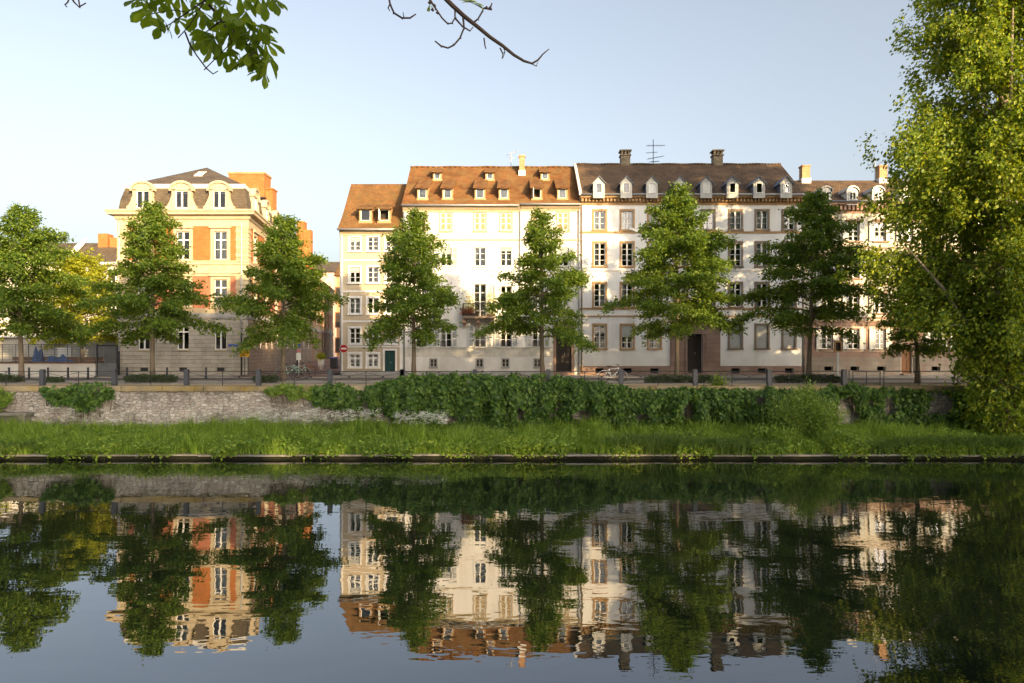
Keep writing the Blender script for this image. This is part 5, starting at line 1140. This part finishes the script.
# the tall tree on the bank at right
def tall_tree():
    rg = np.random.default_rng(77); X, Y, Z = (1003-CX)*33.2/F, 33.2, .6
    r = empty('tall_riverside_tree', (X, Y, Z), 'very tall sunlit leafy tree on the grassy bank at the right edge', 'tree')
    tb = MB(); H = 36.0
    spine = [(.05*math.sin(i*1.1), .05*math.cos(i*1.7), i*H*.92/14) for i in range(15)]
    tb.tube(spine, [.42*(1-.93*i/14)*(1.25 if i == 0 else 1) for i in range(15)], 12)
    second = [(.1, -.1, .2), (.4, -.6, 3), (.55, -1.3, 7), (.35, -1.9, 12), (.15, -2.1, 17), (.2, -1.9, 24)]
    tb.tube(second, [.26, .23, .2, .17, .13, .05], 9)
    tb.tube([(-.1, 0, 1), (-.7, -.6, 4), (-1.0, -1.3, 9), (-.9, -1.7, 14), (-.7, -1.6, 20)], [.2, .17, .14, .10, .04], 8)
    tb.tube([(0, 0, 2.5), (-1.6, -.5, 4.6), (-3.2, -.4, 7.2), (-4.6, .1, 9.2)], [.16, .12, .08, .03], 8)
    zs = [0, 1.0, 2.6, 4.0, 5.2, 6.6, 9.0, 11.5, 14.8, 18, 21.5, 26, 30, 33, 36.2]; rs = [.9, 1.5, 1.6, 1.9, 3.6, 5.6, 6.2, 6.0, 5.0, 4.2, 3.6, 3.4, 2.9, 2.0, .2]
    Cs = []; Os = []
    nbr = 270
    for i in range(nbr):
        z0 = 3.4+(H-5.9)*(i+.5)/nbr; az = i*2.39996+rg.normal(0, .3); z1 = z0+rg.uniform(.2, 2.6); Rr = np.interp(z1, zs, rs)*rg.uniform(.62, 1.02)
        d = np.array([math.cos(az), math.sin(az), 0]); base = np.array([0, 0, z0]); Rr *= .7 if d[1] < -.7 else 1.0
        dr = -rg.uniform(.0, .5) if z0 < 9 else rg.uniform(-.3, .6)
        p = lambda s: base+d*Rr*s+np.array([0, 0, (z1-z0)*math.sin(s*1.7)+dr*s*s*1.6])
        tb.tube([p(s) for s in (0, .3, .65, 1.0)], [.085*(1-z0/H)+.02, .05*(1-z0/H)+.015, .025, .008], 5)
        for s in np.linspace(.3, 1.02, max(4, int(Rr*2.7))):
            c = p(s)
            for _ in range(2):
                cc = c+rg.normal(0, 1, 3)*[.42, .42, .42]; m = int(rg.uniform(30, 70)); hang = rg.uniform(.2, 1.0)
                P = cc+rg.normal(0, 1, (m, 3))*[.21, .21, .18]-np.array([0,0,1])*(rg.uniform(0, 1, m)**2*hang)[:,None]
                Cs.append(P); Os.append(np.repeat(d[None], m, 0))
    # hanging skirt of leaves towards the bank
    for i in range(300):
        az = rg.uniform(0, 6.28); z = rg.uniform(.3, 6.5); rr_ = np.interp(z, [0, 2, 4, 6.5], [1.5, 1.75, 1.9, 2.6])*rg.uniform(.4, 1.05); d = np.array([math.cos(az), math.sin(az), 0])
        m = int(rg.uniform(30, 60)); P = d*rr_+np.array([0, 0, z])+rg.normal(0, 1, (m, 3))*[.26, .26, .30]; Cs.append(P); Os.append(np.repeat(d[None], m, 0))
    C = np.concatenate(Cs); O = np.concatenate(Os); D, Nn, L_, W_ = rand_leaves(rg, C, O*.7, .185, droop=.7, up=.25)
    tb.build('trunk', M['bark_grey'], r); link('crown', leaf_mesh('crown', C, D, Nn, L_, W_, M['leaf_poplar'], fold=.08), r)
tall_tree()
t2 = street_tree_meshes(91, 34.0, 4.6, ([.15, .3, .6, .85, 1.0], [.6, 1, .95, .7, .1]), 150, .34, M['leaf_poplar'], M['bark_grey'], clear=.12, dens=.9, r0=.35)  # unseen extra tree, added to cast more shade on the dark roofed house
plant_tree('shade_poplar', 'unseen tall tree added on the far bank at right to shade the houses', CX, 1, t2, 1.0, .4)
for o in bpy.data.objects:
    if o.name == 'shade_poplar': o.location = (32.5, 33.0, .6)

# trees on the near bank, behind the viewer: their shade falls on the street and the lower floors
def broad_tree_meshes(seed, H, Rm, n, size, mat):
    rg = np.random.default_rng(seed); tb = MB(); tb.tube([(0,0,0),(.1,0,H*.3),(0,.1,H*.6),(0,0,H*.9)], [.4,.33,.2,.04], 9)
    nc = 150; Cs = []
    for i in range(nc):
        d = unit(rg.normal(0, 1, (1, 3)))[0]; q = rg.uniform(.3, 1)**.4
        c = np.array([d[0]*Rm*q, d[1]*Rm*q, H*.705+d[2]*H*.295*q])
        if i % 3 == 0: tb.tube([(0, 0, H*rg.uniform(.25, .6)), tuple(c)], [.1, .02], 5)
        Cs.append(c+rg.normal(0, 1, (n//nc, 3))*[.75, .75, .5])
    C = np.concatenate(Cs); m = len(C); D = rg.normal(0, 1, (m, 3)); Nn = rg.normal(0, 1, (m, 3))+[0, 0, .5]; L_ = rg.uniform(.7, 1.3, m)*size
    return tb.mesh('trunk', M['bark']), leaf_mesh('crown', C, D, Nn, L_, L_*.65, mat)
nm = [broad_tree_meshes(s, 20.0, 4.6, 9000, .42, M['leaf_chestnut']) for s in (61, 62)]
rr = random.Random(8)
tanA = math.tan(R(SUN_A)); drop = 1/math.cos(R(SUN_A))*math.tan(R(SUN_E))
def zb_(xf): return -sum(2.6*math.exp(-((xf-c)/1.9)**2) for c in (-28, -20.4, -12.7, -4.8, 3.2, 11.5))-.6+float(np.interp(xf, [-40, -34, -28, -20, -10, -2, 3, 8, 14, 25, 40], [6.0, 6.4, 8.6, 9.0, 8.2, 6.8, 5.2, 3.4, 4.0, 6.4, 6.8]))
i = 0; xf = -44.0
while xf < 46:
    Yt = -9.0+rr.uniform(-1.5, 1.5); dy = 51-Yt; top = zb_(xf)+dy*drop; h = top-ST; 
    plant_tree('bank_tree', 'broad tree of the near bank row behind the viewer, outside the photo', CX, 1, nm[i % 2], 1, i*1.9, 'trees on the near bank')
    t = bpy.data.objects[[o.name for o in bpy.data.objects if o.name.startswith('bank_tree')][-1]]
    t.location = (xf+dy*tanA, Yt, ST); t.scale = (.72, .72, h/20.0*(.97+rr.uniform(0, .05))); i += 1; xf += rr.uniform(3.2, 4.2)

# the chestnut whose branch hangs into the picture at the top
def chestnut():
    rg = np.random.default_rng(90); Yc = 4.5; k = Yc/F
    W = lambda px, py, dy=0.0: np.array([(px-CX)*(Yc+dy)/F, Yc+dy, CZ+(HY-py)*(Yc+dy)/F])
    root = empty('chestnut_tree', (-3.2, -5.5, ST), 'chestnut tree whose leafy branch and bare twigs hang into the top of the picture', 'tree'); org = np.array([-3.2, -5.5, ST])
    rel = lambda p: tuple(np.asarray(p)-org)
    tb = MB(); tb.tube([rel((-3.2,-5.5,ST)), rel((-3.1,-5.5,6)), rel((-3.2,-5.3,9)), rel((-3,-5,13))], [.36,.3,.24,.08], 12); tb.build('trunk', M['bark'], root)
    # leafy branch
    lb = [(-3.15,-5.4,8.0), (-2.9,-2.0,9.6), (-2.5,1.5,9.3)] + [W(150,-150,-.2), W(182,-40), W(205,0), W(222,20,.05), W(240,38,.1), (W(255,52,.1)), W(268,64,.1)]
    b = MB(); b.tube([rel(p) for p in lb], [.12,.09,.05,.022,.013,.010,.009,.007,.005,.003], 7)
    tw = [[(222,20), (232,42), (212,62), (204,70)], [(205,0), (188,12), (172,10), (150,14)], [(205,0),(190,25),(178,38)], [(222,20),(206,32),(192,42)], [(240,38),(250,30),(262,34)], [(255,52),(240,62),(232,70)], [(188,12),(170,24),(160,30)], [(182,-40),(150,-25),(135,-8)], [(205,0),(235,-10),(262,-8),(276,2)]]
    b.tube([rel(W(185,32,.02)), rel(W(190,45,.02)), rel(W(197,56,.02)), rel(W(206,68,.02)), rel(W(213,74,.02)), rel(W(218,71,.02))], [.006,.006,.005,.005,.004,.003], 5)
    tips = [(268, 64), (262, 70)]
    for t in tw:
        b.tube([rel(W(x, y, .02*i)) for i, (x, y) in enumerate(t)], [.005]+[.0035]*(len(t)-1), 5); tips += t[1:]
    b.build('branch', M['bark_dark'], root)
    V = []; Q = []
    def leaflet(c, d, up, L):
        d = d/np.linalg.norm(d); s = np.cross(d, up); s /= np.linalg.norm(s); u = np.cross(s, d); w_ = L*.40
        prof = [(0,.06),(.25,.28),(.5,.6),(.72,1.0),(.88,.78),(1.0,.06)]; i0 = len(V)
        for t, q in prof:
            cen = c+d*L*t-u*L*.18*t*t
            for e in (-1, 0, 1): V.append(cen+s*w_*.5*q*e+u*(abs(e)*L*.05*q))
        for i in range(len(prof)-1):
            for e in range(2): Q.append((i0+i*3+e, i0+i*3+e+1, i0+(i+1)*3+e+1, i0+(i+1)*3+e))
    P0 = [(135,8),(150,14),(162,28),(150,4),(172,10),(176,24),(188,12),(192,40),(205,20),(210,36),(222,30),(236,20),(246,40),(262,34),(255,52),(240,62),(268,64),(262,72),(228,60),(206,48),(262,4),(252,-4),(268,2),(240,0),(248,44),(256,46),(252,34),(244,24),(236,34),(262,56),(226,24),(214,26),(198,12),(160,16),(222,6),(200,2),(168,-2),(232,46),(250,60),(218,48),(258,60),(244,30),(215,14),(180,2),(140,-8),(265,48)]
    for i, (px, py) in enumerate(P0):
        c = W(px+rg.normal(0, 3), py+rg.normal(0, 3)-8, rg.normal(.05, .16)); ax = np.array([rg.normal(0, .35), rg.normal(-.15, .35), -1.0]); ax /= np.linalg.norm(ax)
        a1 = np.cross(ax, [0.3, 1, .1]); a1 /= np.linalg.norm(a1); a2 = np.cross(ax, a1); n_ = int(rg.integers(5, 8)); ph = rg.uniform(0, 6.28)
        for q in range(n_):
            g = ph+q*(5.6/n_); spread = rg.uniform(.75, 1.25)
            d = ax*.75+(a1*math.cos(g)+a2*math.sin(g))*spread; L = rg.uniform(.10, .168)*(1.1 if q in (2, 3) else .9)
            leaflet(c, d, -ax+rg.normal(0, .25, 3), L)
    me = np_mesh('leaves', np.array(V)-org, np.array(Q), M['leaf_chestnut']); link('leaves', me, root)
    # bare twigs
    b = MB()
    main = [(-3.1,-5.3,9.5), (-1.8,-1.5,10.4), (-1.3,1.5,9.8)] + [W(385,-150,-.2), W(408,-40), W(452,5), W(464,16), W(478,27), W(490,37), W(503,46), W(514,55), W(524,61), W(532,63.5), W(538,60), W(543,54), W(549,49)]
    b.tube([rel(p) for p in main], [.10,.07,.04,.026,.020,.0155,.0145,.013,.012,.011,.010,.0085,.007,.006,.0045,.003], 7)
    for t, r0 in (([(463,16),(464,28),(460,38),(454,45),(448,48),(441,46),(435,41)], .006), ([(455,8),(455,18),(452,23),(448,24),(442,18),(436,9),(428,-3)], .005), ([(455,18),(462,26),(470,31),(473,27)], .005),
                  ([(473,23),(478,19),(482,12),(484,8)], .005), ([(484,38),(485,46),(486,49)], .004), ([(500,48),(503,54),(502,59)], .004), ([(503,46),(505,52),(503,58)], .003), ([(530,63),(536,66),(538,62)], .003), ([(388,-8),(390,4),(394,13),(402,18),(410,18),(416,14)], .006), ([(404,18),(403,12)], .003), ([(390,4),(388,8),(390,11)], .004),
                  ([(484,8),(488,9),(491,6),(492,3)], .005), ([(405,-40),(395,-20),(388,-8)], .008), ([(408,-40),(420,-15),(428,-3),(436,9)], .008)):
        b.tube([rel(W(x, y)) for x, y in t], [r0*1.3]+[r0*1.05]*(len(t)-2)+[r0*.7], 6)
        for x, y in t[1:-1]:
            q_ = rg.uniform(0, 6.28); b.tube([rel(W(x, y)), rel(W(x+1.6*math.cos(q_), y+1.6*math.sin(q_)))], [r0*1.1, r0*.5], 5)
    for px, py in ((432,9),(434,5),(437,12),(429,2),(486,7),(490,8)):
        b.tube([rel(W(px, py)), rel(W(px+1.5, py+2))], [.011, .006], 6)
    b.tube([rel((-3.15,-5.4,8.2)), rel((-4,-2,9.4)), rel((-4,1.5,9.0)), rel(W(60,-120,-.2)), rel(W(64,-30)), rel(W(70,-5)), rel(W(74,2)), rel(W(79,7)), rel(W(86,3))], [.1,.07,.04,.016,.010,.007,.006,.005,.004], 6)
    b.tube([rel(W(70,-5)), rel(W(68,2)), rel(W(65,5)), rel(W(67,7))], [.005,.005,.005,.004], 5); b.tube([rel(W(78,-4)), rel(W(79,2)), rel(W(80,8))], [.005,.005,.004], 5)
    b.build('bare_twigs', M['bark_dark'], root)
    V.clear(); Q.clear()
    for px, py in ((462,3),(468,2),(458,0),(430,4)):
        for q in range(3): leaflet(W(px, py), np.array([rg.uniform(.6, 1.2), rg.normal(0, .3), rg.uniform(-.1, .25)]) if px > 440 else np.array([rg.normal(0,.3), 0, -.5]), np.array([0, -.4, 1.0]), rg.uniform(.07, .12) if px > 440 else .05)
    link('young_leaves', np_mesh('young_leaves', np.array(V)-org, np.array(Q), M['leaf_chestnut']), root)
    # crown above and behind the viewer
    nc = 130; Cs = []
    for i in range(nc):
        d = unit(rg.normal(0, 1, (1, 3)))[0]; q = rg.uniform(.3, 1)**.5; c = np.array([d[0]*4.4*q-1.0, d[1]*3.6*q-3.0, 12.2+d[2]*3.6*q]); Cs.append(c+rg.normal(0, .6, (45, 3)))
    C = np.concatenate(Cs); m = len(C); link('crown', leaf_mesh('crown', C, rg.normal(0,1,(m,3)), rg.normal(0,1,(m,3))+[0,0,.6], rg.uniform(.2,.35,m), rg.uniform(.14,.22,m), M['leaf_chestnut']), root)
chestnut()

# grass, weeds and flowers on the bank
def smooth_noise(x, y, seed, sc):
    rg = np.random.default_rng(seed); s = np.zeros_like(x)
    for i in range(6): a, b_, p = rg.normal(0, sc), rg.normal(0, sc), rg.uniform(0, 6.28); s += np.sin(x*a+y*b_+p)
    return s/6
def grass():
    rg = np.random.default_rng(12); nt_ = 7600; nb = 19; n = nt_*nb
    tx = rg.uniform(-31, 31, nt_); ty = 30.02+4.8*rg.uniform(0, 1, nt_); th = np.maximum(.22, .60+.30*smooth_noise(tx, ty, 3, 1.1)+.26*smooth_noise(tx, ty, 4, 3.5))*rg.uniform(.6, 1.3, nt_)*np.interp(ty, [30.1, 30.8, 34.8], [.62, .9, 1.1])
    taz = rg.uniform(0, 6.28, n); tr = np.abs(rg.normal(0, .085, n))
    x = np.repeat(tx, nb)+np.cos(taz)*tr; y = np.repeat(ty, nb)+np.sin(taz)*tr; h = np.repeat(th, nb)*rg.uniform(.5, 1.15, n)
    z = bank_z(x, y)-.03; az = taz+rg.normal(0, .5, n); ln = np.abs(rg.normal(.18, .28, n))*h; d = np.stack([np.cos(az), np.sin(az), np.zeros(n)], 1); s = np.stack([-np.sin(az+.8), np.cos(az+.8), np.zeros(n)], 1)*(rg.uniform(.010, .022, n)[:,None])
    P = np.stack([x, y, z], 1); up = np.array([0, 0, 1.0])
    mid = P+d*(ln*.35)[:,None]+up*(h*.6)[:,None]; tip = P+d*ln[:,None]+up*h[:,None]
    V = np.stack([P-s, P+s, mid+s*.8, mid-s*.8, tip+s*.12, tip-s*.12], 1).reshape(-1, 3); i0 = np.arange(n)*6
    Q = np.concatenate([np.stack([i0, i0+1, i0+2, i0+3], 1), np.stack([i0+3, i0+2, i0+4, i0+5], 1)])
    o = link('bank_grass', np_mesh('bank_grass', V, Q, M['grass'])); tag(o, 'tall green grass covering the river bank below the wall', 'grass', kind='stuff')
    # broad leaved weeds
    n = 76000; x = rg.uniform(-31, 31, n); y = 29.80+4.6*rg.uniform(0, 1, n)**2.1; dens = smooth_noise(x, y, 8, 1.0)
    keep = rg.uniform(-1, 1, n) < dens*1.6+.25; x, y = x[keep], y[keep]; n = len(x)
    keep = (y > 30.15) | (smooth_noise(x, y*0, 15, 1.3) > -.12); x, y = x[keep], y[keep]; n = len(x)
    z = bank_z(x, y)-np.maximum(0, 30.1-y)*.55+rg.uniform(.02, 1, n)**.7*(.52+.16*smooth_noise(x, y, 9, 1.7)); C = np.stack([x, y, z], 1)
    D = unit(rg.normal(0, 1, (n, 3))*[1, 1, .5]); L_ = rg.uniform(.08, .22, n)
    o = link('bank_weeds', leaf_mesh('bank_weeds', C, D, np.array([0, -.5, .9])+rg.normal(0, .45, (n, 3)), L_, L_*rg.uniform(.35, .7, n), M['hogweed'], .06)); tag(o, 'broad leaved weeds growing among the bank grass', 'weeds', kind='stuff')
grass()
def flowers(name, label, spans, seed, ybase):
    rg = np.random.default_rng(seed); b = []; Cs = []
    st = MB(); 
    for a, c, n, h0 in spans:
        for _ in range(n):
            px = rg.uniform(a, c); y = ybase+rg.uniform(-.9, .6); x = (px-CX)*y/F; z0 = float(bank_z(x, y)); h = h0*rg.uniform(.7, 1.2)
            st.tube([(x, y, z0), (x+rg.normal(0,.05), y, z0+h)], [.006, .004], 3, False)
            m = 5
            for q in range(m):
                cc = np.array([x, y, z0+h])+rg.normal(0, 1, 3)*[.11, .08, .05]; Cs.append(cc+rg.normal(0, 1, (9, 3))*[.05, .05, .012])
    C = np.concatenate(Cs); n = len(C); D = rg.normal(0, 1, (n, 3))*[1, 1, .15]; L_ = rg.uniform(.02, .038, n)
    r = empty(name, (0, 0, 0), label, 'wildflowers'); r['kind'] = 'stuff'
    link('umbels', leaf_mesh('umbels', C, D, np.array([0, -.4, 1.0])+rg.normal(0, .3, (n, 3)), L_, L_*.9, M['blossom']), r)
    st.build('stems', M['grass'], r)
flowers('cow_parsley', 'white cow parsley flowers along the foot of the bare wall', [(258, 380, 170, 1.12), (180, 260, 20, 1.0), (60, 130, 24, 1.15)], 31, 34.1)
flowers('cow_parsley', 'white cow parsley flowers below the left end of the ivy', [(396, 446, 130, 1.05)], 32, 33.9)

def ivy(name, label, pxs, tops, bots, n, seed, mat='leaf_ivy', Y=34.72, bulge=.45, size=.155, holes=(), cat='ivy'):
    """A mass of leaves clinging to the wall: real depth, several leaf layers and uneven top."""
    rg = np.random.default_rng(seed); px = rg.uniform(pxs[0], pxs[-1], n); f = rg.uniform(0, 1, n)
    top = np.interp(px, pxs, tops)+3.0*smooth_noise(px, px*0, seed+1, .35)+2.6*smooth_noise(px, px*0, seed+2, .9); bot = np.interp(px, pxs, bots)+5*smooth_noise(px, px*0, seed+3, .3)
    py = top+(bot-top)*f
    keep = np.ones(n, bool)
    for hx, hy, rx, ry in holes: keep &= ((px-hx)/rx)**2+((py-hy)/ry)**2 > rg.uniform(.5, 1.15, n)
    edge = np.minimum(1, np.minimum(px-pxs[0], pxs[-1]-px)/12+.25)
    lump_ = .5+.85*smooth_noise(px*1.1, py*.8, seed+5, .20)+.55*smooth_noise(px, py*.7, seed+6, .55)
    dep = bulge*(.35+.65*np.sin(np.pi*np.clip(f*.85+.1, 0, 1)))*edge*np.maximum(.05, .25+1.1*lump_)
    keep &= rg.uniform(0, 1, n) < .30+.8*lump_
    px, py, dep, f = px[keep], py[keep], dep[keep], f[keep]; n = len(px)
    y = Y-dep*rg.uniform(.55, 1.05, n)-.02
    over = f < .12; y = np.where(over, y+rg.uniform(0, .55, n), y)
    C = np.stack([(px-CX)*Y/F, y, CZ+(HY-py)*Y/F], 1)
    Nn = np.array([0, -1.0, .55])+rg.normal(0, .5, (n, 3)); D = np.array([0, -.25, -1.0])+rg.normal(0, .6, (n, 3)); L_ = rg.uniform(.5, 1.6, n)*size
    C0 = np.array([(np.mean(pxs)-CX)*Y/F, Y, 1.0])
    r = empty(name, tuple(C0), label, cat, 'climbers on the river wall')
    link('foliage', leaf_mesh('foliage', C-C0, D, Nn, L_, L_*rg.uniform(.6, .95, n), M[mat], .06), r)
    st = MB()
    for _ in range(int((pxs[-1]-pxs[0])/7)+3):
        p = rg.uniform(pxs[0]+3, pxs[-1]-3); t, b_ = np.interp(p, pxs, tops)+4, np.interp(p, pxs, bots); zz = [b_+10, b_, (t+b_)/2, t]
        st.tube([((p+rg.normal(0, 2)-CX)*Y/F-C0[0], -.06, CZ+(HY-q)*Y/F-C0[2]) for q in zz], [.025, .022, .016, .008], 5)
    st.build('stems', M['bark'], r)
ivy('ivy', 'small ivy clump hanging over the coping of the bare wall on the left', [42, 60, 80, 100, 114], [388, 386, 383, 381, 388], [392, 402, 408, 407, 398], 2600, 1, bulge=.35)
ivy('ivy', 'yellowish ivy patch at the left edge of the river wall', [-30, 0, 12], [388, 389, 393], [412, 410, 400], 1500, 2, 'weed', bulge=.2)
ivy('ivy', 'thin trailing creeper under the coping left of the ivy mass', [266, 285, 310, 318], [387, 384, 385, 388], [392, 394, 398, 396], 1100, 3, 'weed', bulge=.2)
ivy('ivy', 'bushy ivy clump between the bare wall and the pale patch', [314, 330, 350, 362], [386, 383, 385, 392], [404, 408, 409, 414], 2600, 4, bulge=.4)
ivy('ivy', 'long dense ivy mass covering the middle of the river wall', [364, 385, 400, 440, 480, 540, 565, 590, 620, 660, 720, 745], [388, 380, 375, 374, 375, 374, 377, 381, 386, 388, 388, 390], [410, 412, 420, 424, 424, 424, 422, 420, 424, 426, 426, 426], 56000, 5, bulge=.7, holes=[(582, 413, 14, 8), (686, 410, 7, 13), (364, 408, 9, 14), (640, 415, 9, 6), (450, 418, 12, 5), (520, 412, 6, 9)])
ivy('ivy', 'ivy on the wall between the mid patch of stone and the willow shrub', [742, 760, 800, 836], [390, 388, 388, 389], [426, 428, 428, 424], 11500, 6, bulge=.55, holes=[(757, 398, 7, 6)])
ivy('ivy', 'dark shaded ivy on the wall right of the bare stone patch', [830, 850, 865, 900, 940, 985], [386, 384, 386, 388, 390, 392], [396, 394, 428, 430, 428, 428], 12500, 7, bulge=.35, holes=[(845, 410, 14, 18), (940, 402, 14, 14), (888, 404, 8, 12)])
def shrub(name, label, px, Y, w_, h, n, size, mat, seed, zb=None, cat='shrub', ratio=.3, upd=.5):
    rg = np.random.default_rng(seed); X = (px-CX)*Y/F; zb = float(bank_z(X, Y)) if zb is None else zb
    r = empty(name, (X, Y, zb), label, cat); st = MB(); Cs = []; Os = []
    ns = max(8, int(w_*16))
    for i in range(ns):
        az = rg.uniform(0, 6.28); sp = rg.uniform(0, 1)**.7; tip = np.array([math.cos(az)*w_/2*sp, math.sin(az)*w_/3*sp, h*rg.uniform(.55, 1.0)*(1-.35*sp)])
        st.tube([(0, 0, 0), tuple(tip*.5+[0, 0, h*.12]), tuple(tip)], [.018, .01, .004], 4, False)
        m = n//ns; u = rg.uniform(.2, 1.03, m); P = tip*u[:,None]+np.array([0, 0, h*.2])*(u*(1-u))[:,None]+rg.normal(0, .07+.03*w_, (m, 3)); Cs.append(P); Os.append(np.repeat((tip/np.linalg.norm(tip))[None], m, 0))
    C = np.concatenate(Cs); O = np.concatenate(Os); m = len(C); C[:,2] = np.maximum(C[:,2], .02)
    L_ = rg.uniform(.7, 1.3, m)*size
    link('foliage', leaf_mesh('foliage', C, O*upd+rg.normal(0, .5, (m, 3)), rg.normal(0, .6, (m, 3))+[0, -.3, .8], L_, L_*ratio, M[mat], .05), r); st.build('stems', M['bark'], r); return r
shrub('willow_shrub', 'pale silvery willow shrub at the water edge before the ivy wall', 808, 32.2, 3.9, 2.9, 13000, .15, 'leaf_willow', 50, ratio=.28)
shrub('bank_shrub', 'low green shrub at the foot of the willow by the water', 772, 31.2, 2.6, 1.0, 4500, .13, 'weed', 51, ratio=.45)
shrub('bank_shrub', 'low green shrub overhanging the stone edge right of the willow', 836, 30.8, 2.2, .9, 3600, .13, 'weed', 52, ratio=.4)
shrub('elder_sapling', 'young leafy sapling rising above the coping by the sandstone portal', 718, 35.2, .8, 1.1, 700, .13, 'weed', 53, zb=ST-.3, ratio=.5)
def reeds(name, label, px, w_, n, h, seed, Y=30.5):
    rg = np.random.default_rng(seed); X = (px-CX)*Y/F; x = rg.normal(0, w_/2.2, n); y = rg.normal(0, .3, n); hh = h*rg.uniform(.6, 1.2, n); az = rg.normal(-1.57, 1.3, n); ln = rg.uniform(.3, 1.15, n)*hh
    d = np.stack([np.cos(az), np.sin(az), np.zeros(n)], 1); s = np.stack([-np.sin(az), np.cos(az), np.zeros(n)], 1)*(rg.uniform(.007, .015, n)[:,None])+[.002, 0, 0]; P = np.stack([x, y, np.zeros(n)], 1); up = np.array([0, 0, 1.0])
    p1 = P+d*(ln*.25)[:,None]+up*(hh*.6)[:,None]; p2 = P+d*(ln*.7)[:,None]+up*(hh*.85)[:,None]; p3 = P+d*(ln*1.25)[:,None]+up*(hh*.66)[:,None]
    V = np.stack([P-s, P+s, p1+s, p1-s, p2+s*.7, p2-s*.7, p3+s*.15, p3-s*.15], 1).reshape(-1, 3); i0 = np.arange(n)*8
    Q = np.concatenate([np.stack([i0+a, i0+a+1, i0+a+(2 if a == 0 else 2), i0+a+3], 1) if a == 0 else np.stack([i0+a+1, i0+a, i0+a+2, i0+a+3], 1) for a in (0, 2, 4)])
    o = link(name, np_mesh(name, V, Q, M['reed']), None, (X, Y, float(bank_z(X, Y))-.05)); tag(o, label, 'reeds', 'sedge clumps along the water edge')
for i, (px, w_, n, h, lab) in enumerate([(655, 2.6, 900, .95, 'largest arching sedge clump hanging over the water edge'), (735, 2.4, 700, .75, 'arching sedge clump between the large sedge and the willow'), (920, 2.0, 600, .8, 'sedge clump in the shade right of the willow shrub'), (962, 2.2, 650, .85, 'sedge clump left of the tall tree foot'), (1008, 2.2, 650, .85, 'sedge clump at the right edge of the photo'), (12, 1.6, 400, .6, 'low sedge clump at the left edge of the photo'), (878, 1.4, 400, .65, 'small sedge clump just right of the willow shrub')]):
    reeds('sedge_clump', lab, px, w_, n, h, 60+i)
def hedge(px0, px1, Y, h, lab, seed, mat='leaf_box'):
    rg = np.random.default_rng(seed); x0, x1 = (px0-CX)*Y/F, (px1-CX)*Y/F; n = int((x1-x0)*1500); r = empty('hedge', ((x0+x1)/2, Y, ST), lab, 'hedge', 'low hedges behind the railing'); w_ = x1-x0
    C = np.stack([rg.uniform(-w_/2, w_/2, n), rg.uniform(-.38, .38, n), rg.uniform(.02, 1, n)**.8*h], 1)
    e = np.maximum(np.abs(C[:,0])/(w_/2), np.abs(C[:,1])/.38); C[:,2] *= np.where(e > .85, .8, 1)*(.9+.15*smooth_noise(C[:,0], C[:,1], seed, 3)); L_ = rg.uniform(.05, .1, n)
    link('foliage', leaf_mesh('foliage', C, rg.normal(0, 1, (n, 3)), rg.normal(0, .7, (n, 3))+[0, -.5, .8], L_, L_*.6, M[mat]), r)
    st = MB()
    for k_ in range(int(w_*4)): xx = -w_/2+(k_+.5)/4; st.tube([(xx, 0, 0), (xx+.03, 0, h*.7)], .012, 4, False)
    st.build('stems', M['bark'], r)
hedge(126, 176, 40.2, .5, 'low clipped hedge before the corner building', 71); hedge(-20, 20, 40.2, .5, 'low hedge at the foot of the leftmost street tree', 72); hedge(45, 62, 40.2, .3, 'small low hedge right of the leftmost street tree', 76)
hedge(645, 693, 39.2, .52, 'low clipped hedge under the tree by the sandstone portal', 73); hedge(697, 712, 39.4, .48, 'short low hedge right of the sandstone portal', 77); hedge(776, 840, 39.6, .52, 'low dark hedge before the right end of the dark roofed house', 74); hedge(254, 278, 40.0, .5, 'small scrubby hedge left of the mint bicycles', 75)
# plants on the balcony and window boxes
def balcony_plant(lab, px, py, Y, w_, h, seed, mat, n=500):
    rg = np.random.default_rng(seed); p = at(px, py, Y); r = empty('balcony_plant', tuple(p), lab, 'potted plant', 'plants on the white house')
    MB().box(-w_/2, w_/2, -.1, .1, 0, .2).build('trough', M['wood'], r); C = rg.normal(0, 1, (n, 3))*[w_/3, .12, h/2.6]+[0, -.03, .2+h*.35]; C[:,2] = np.maximum(C[:,2], .1); L_ = rg.uniform(.06, .13, n)
    link('foliage', leaf_mesh('foliage', C, rg.normal(0, 1, (n, 3)), rg.normal(0, 1, (n, 3)), L_, L_*.6, M[mat]), r)
balcony_plant('reddish geraniums at the left end of the balcony', 468, 315.6, 50.35, .9, .35, 1, 'flower_red', 500)
balcony_plant('tall yellow green plant left of the balcony window', 470, 316.4, 50.6, .7, 1.5, 2, 'leaf_yellow', 700)
balcony_plant('tall yellow green plant at the right end of the balcony', 491, 316.4, 50.5, .6, 1.6, 3, 'leaf_yellow', 700)
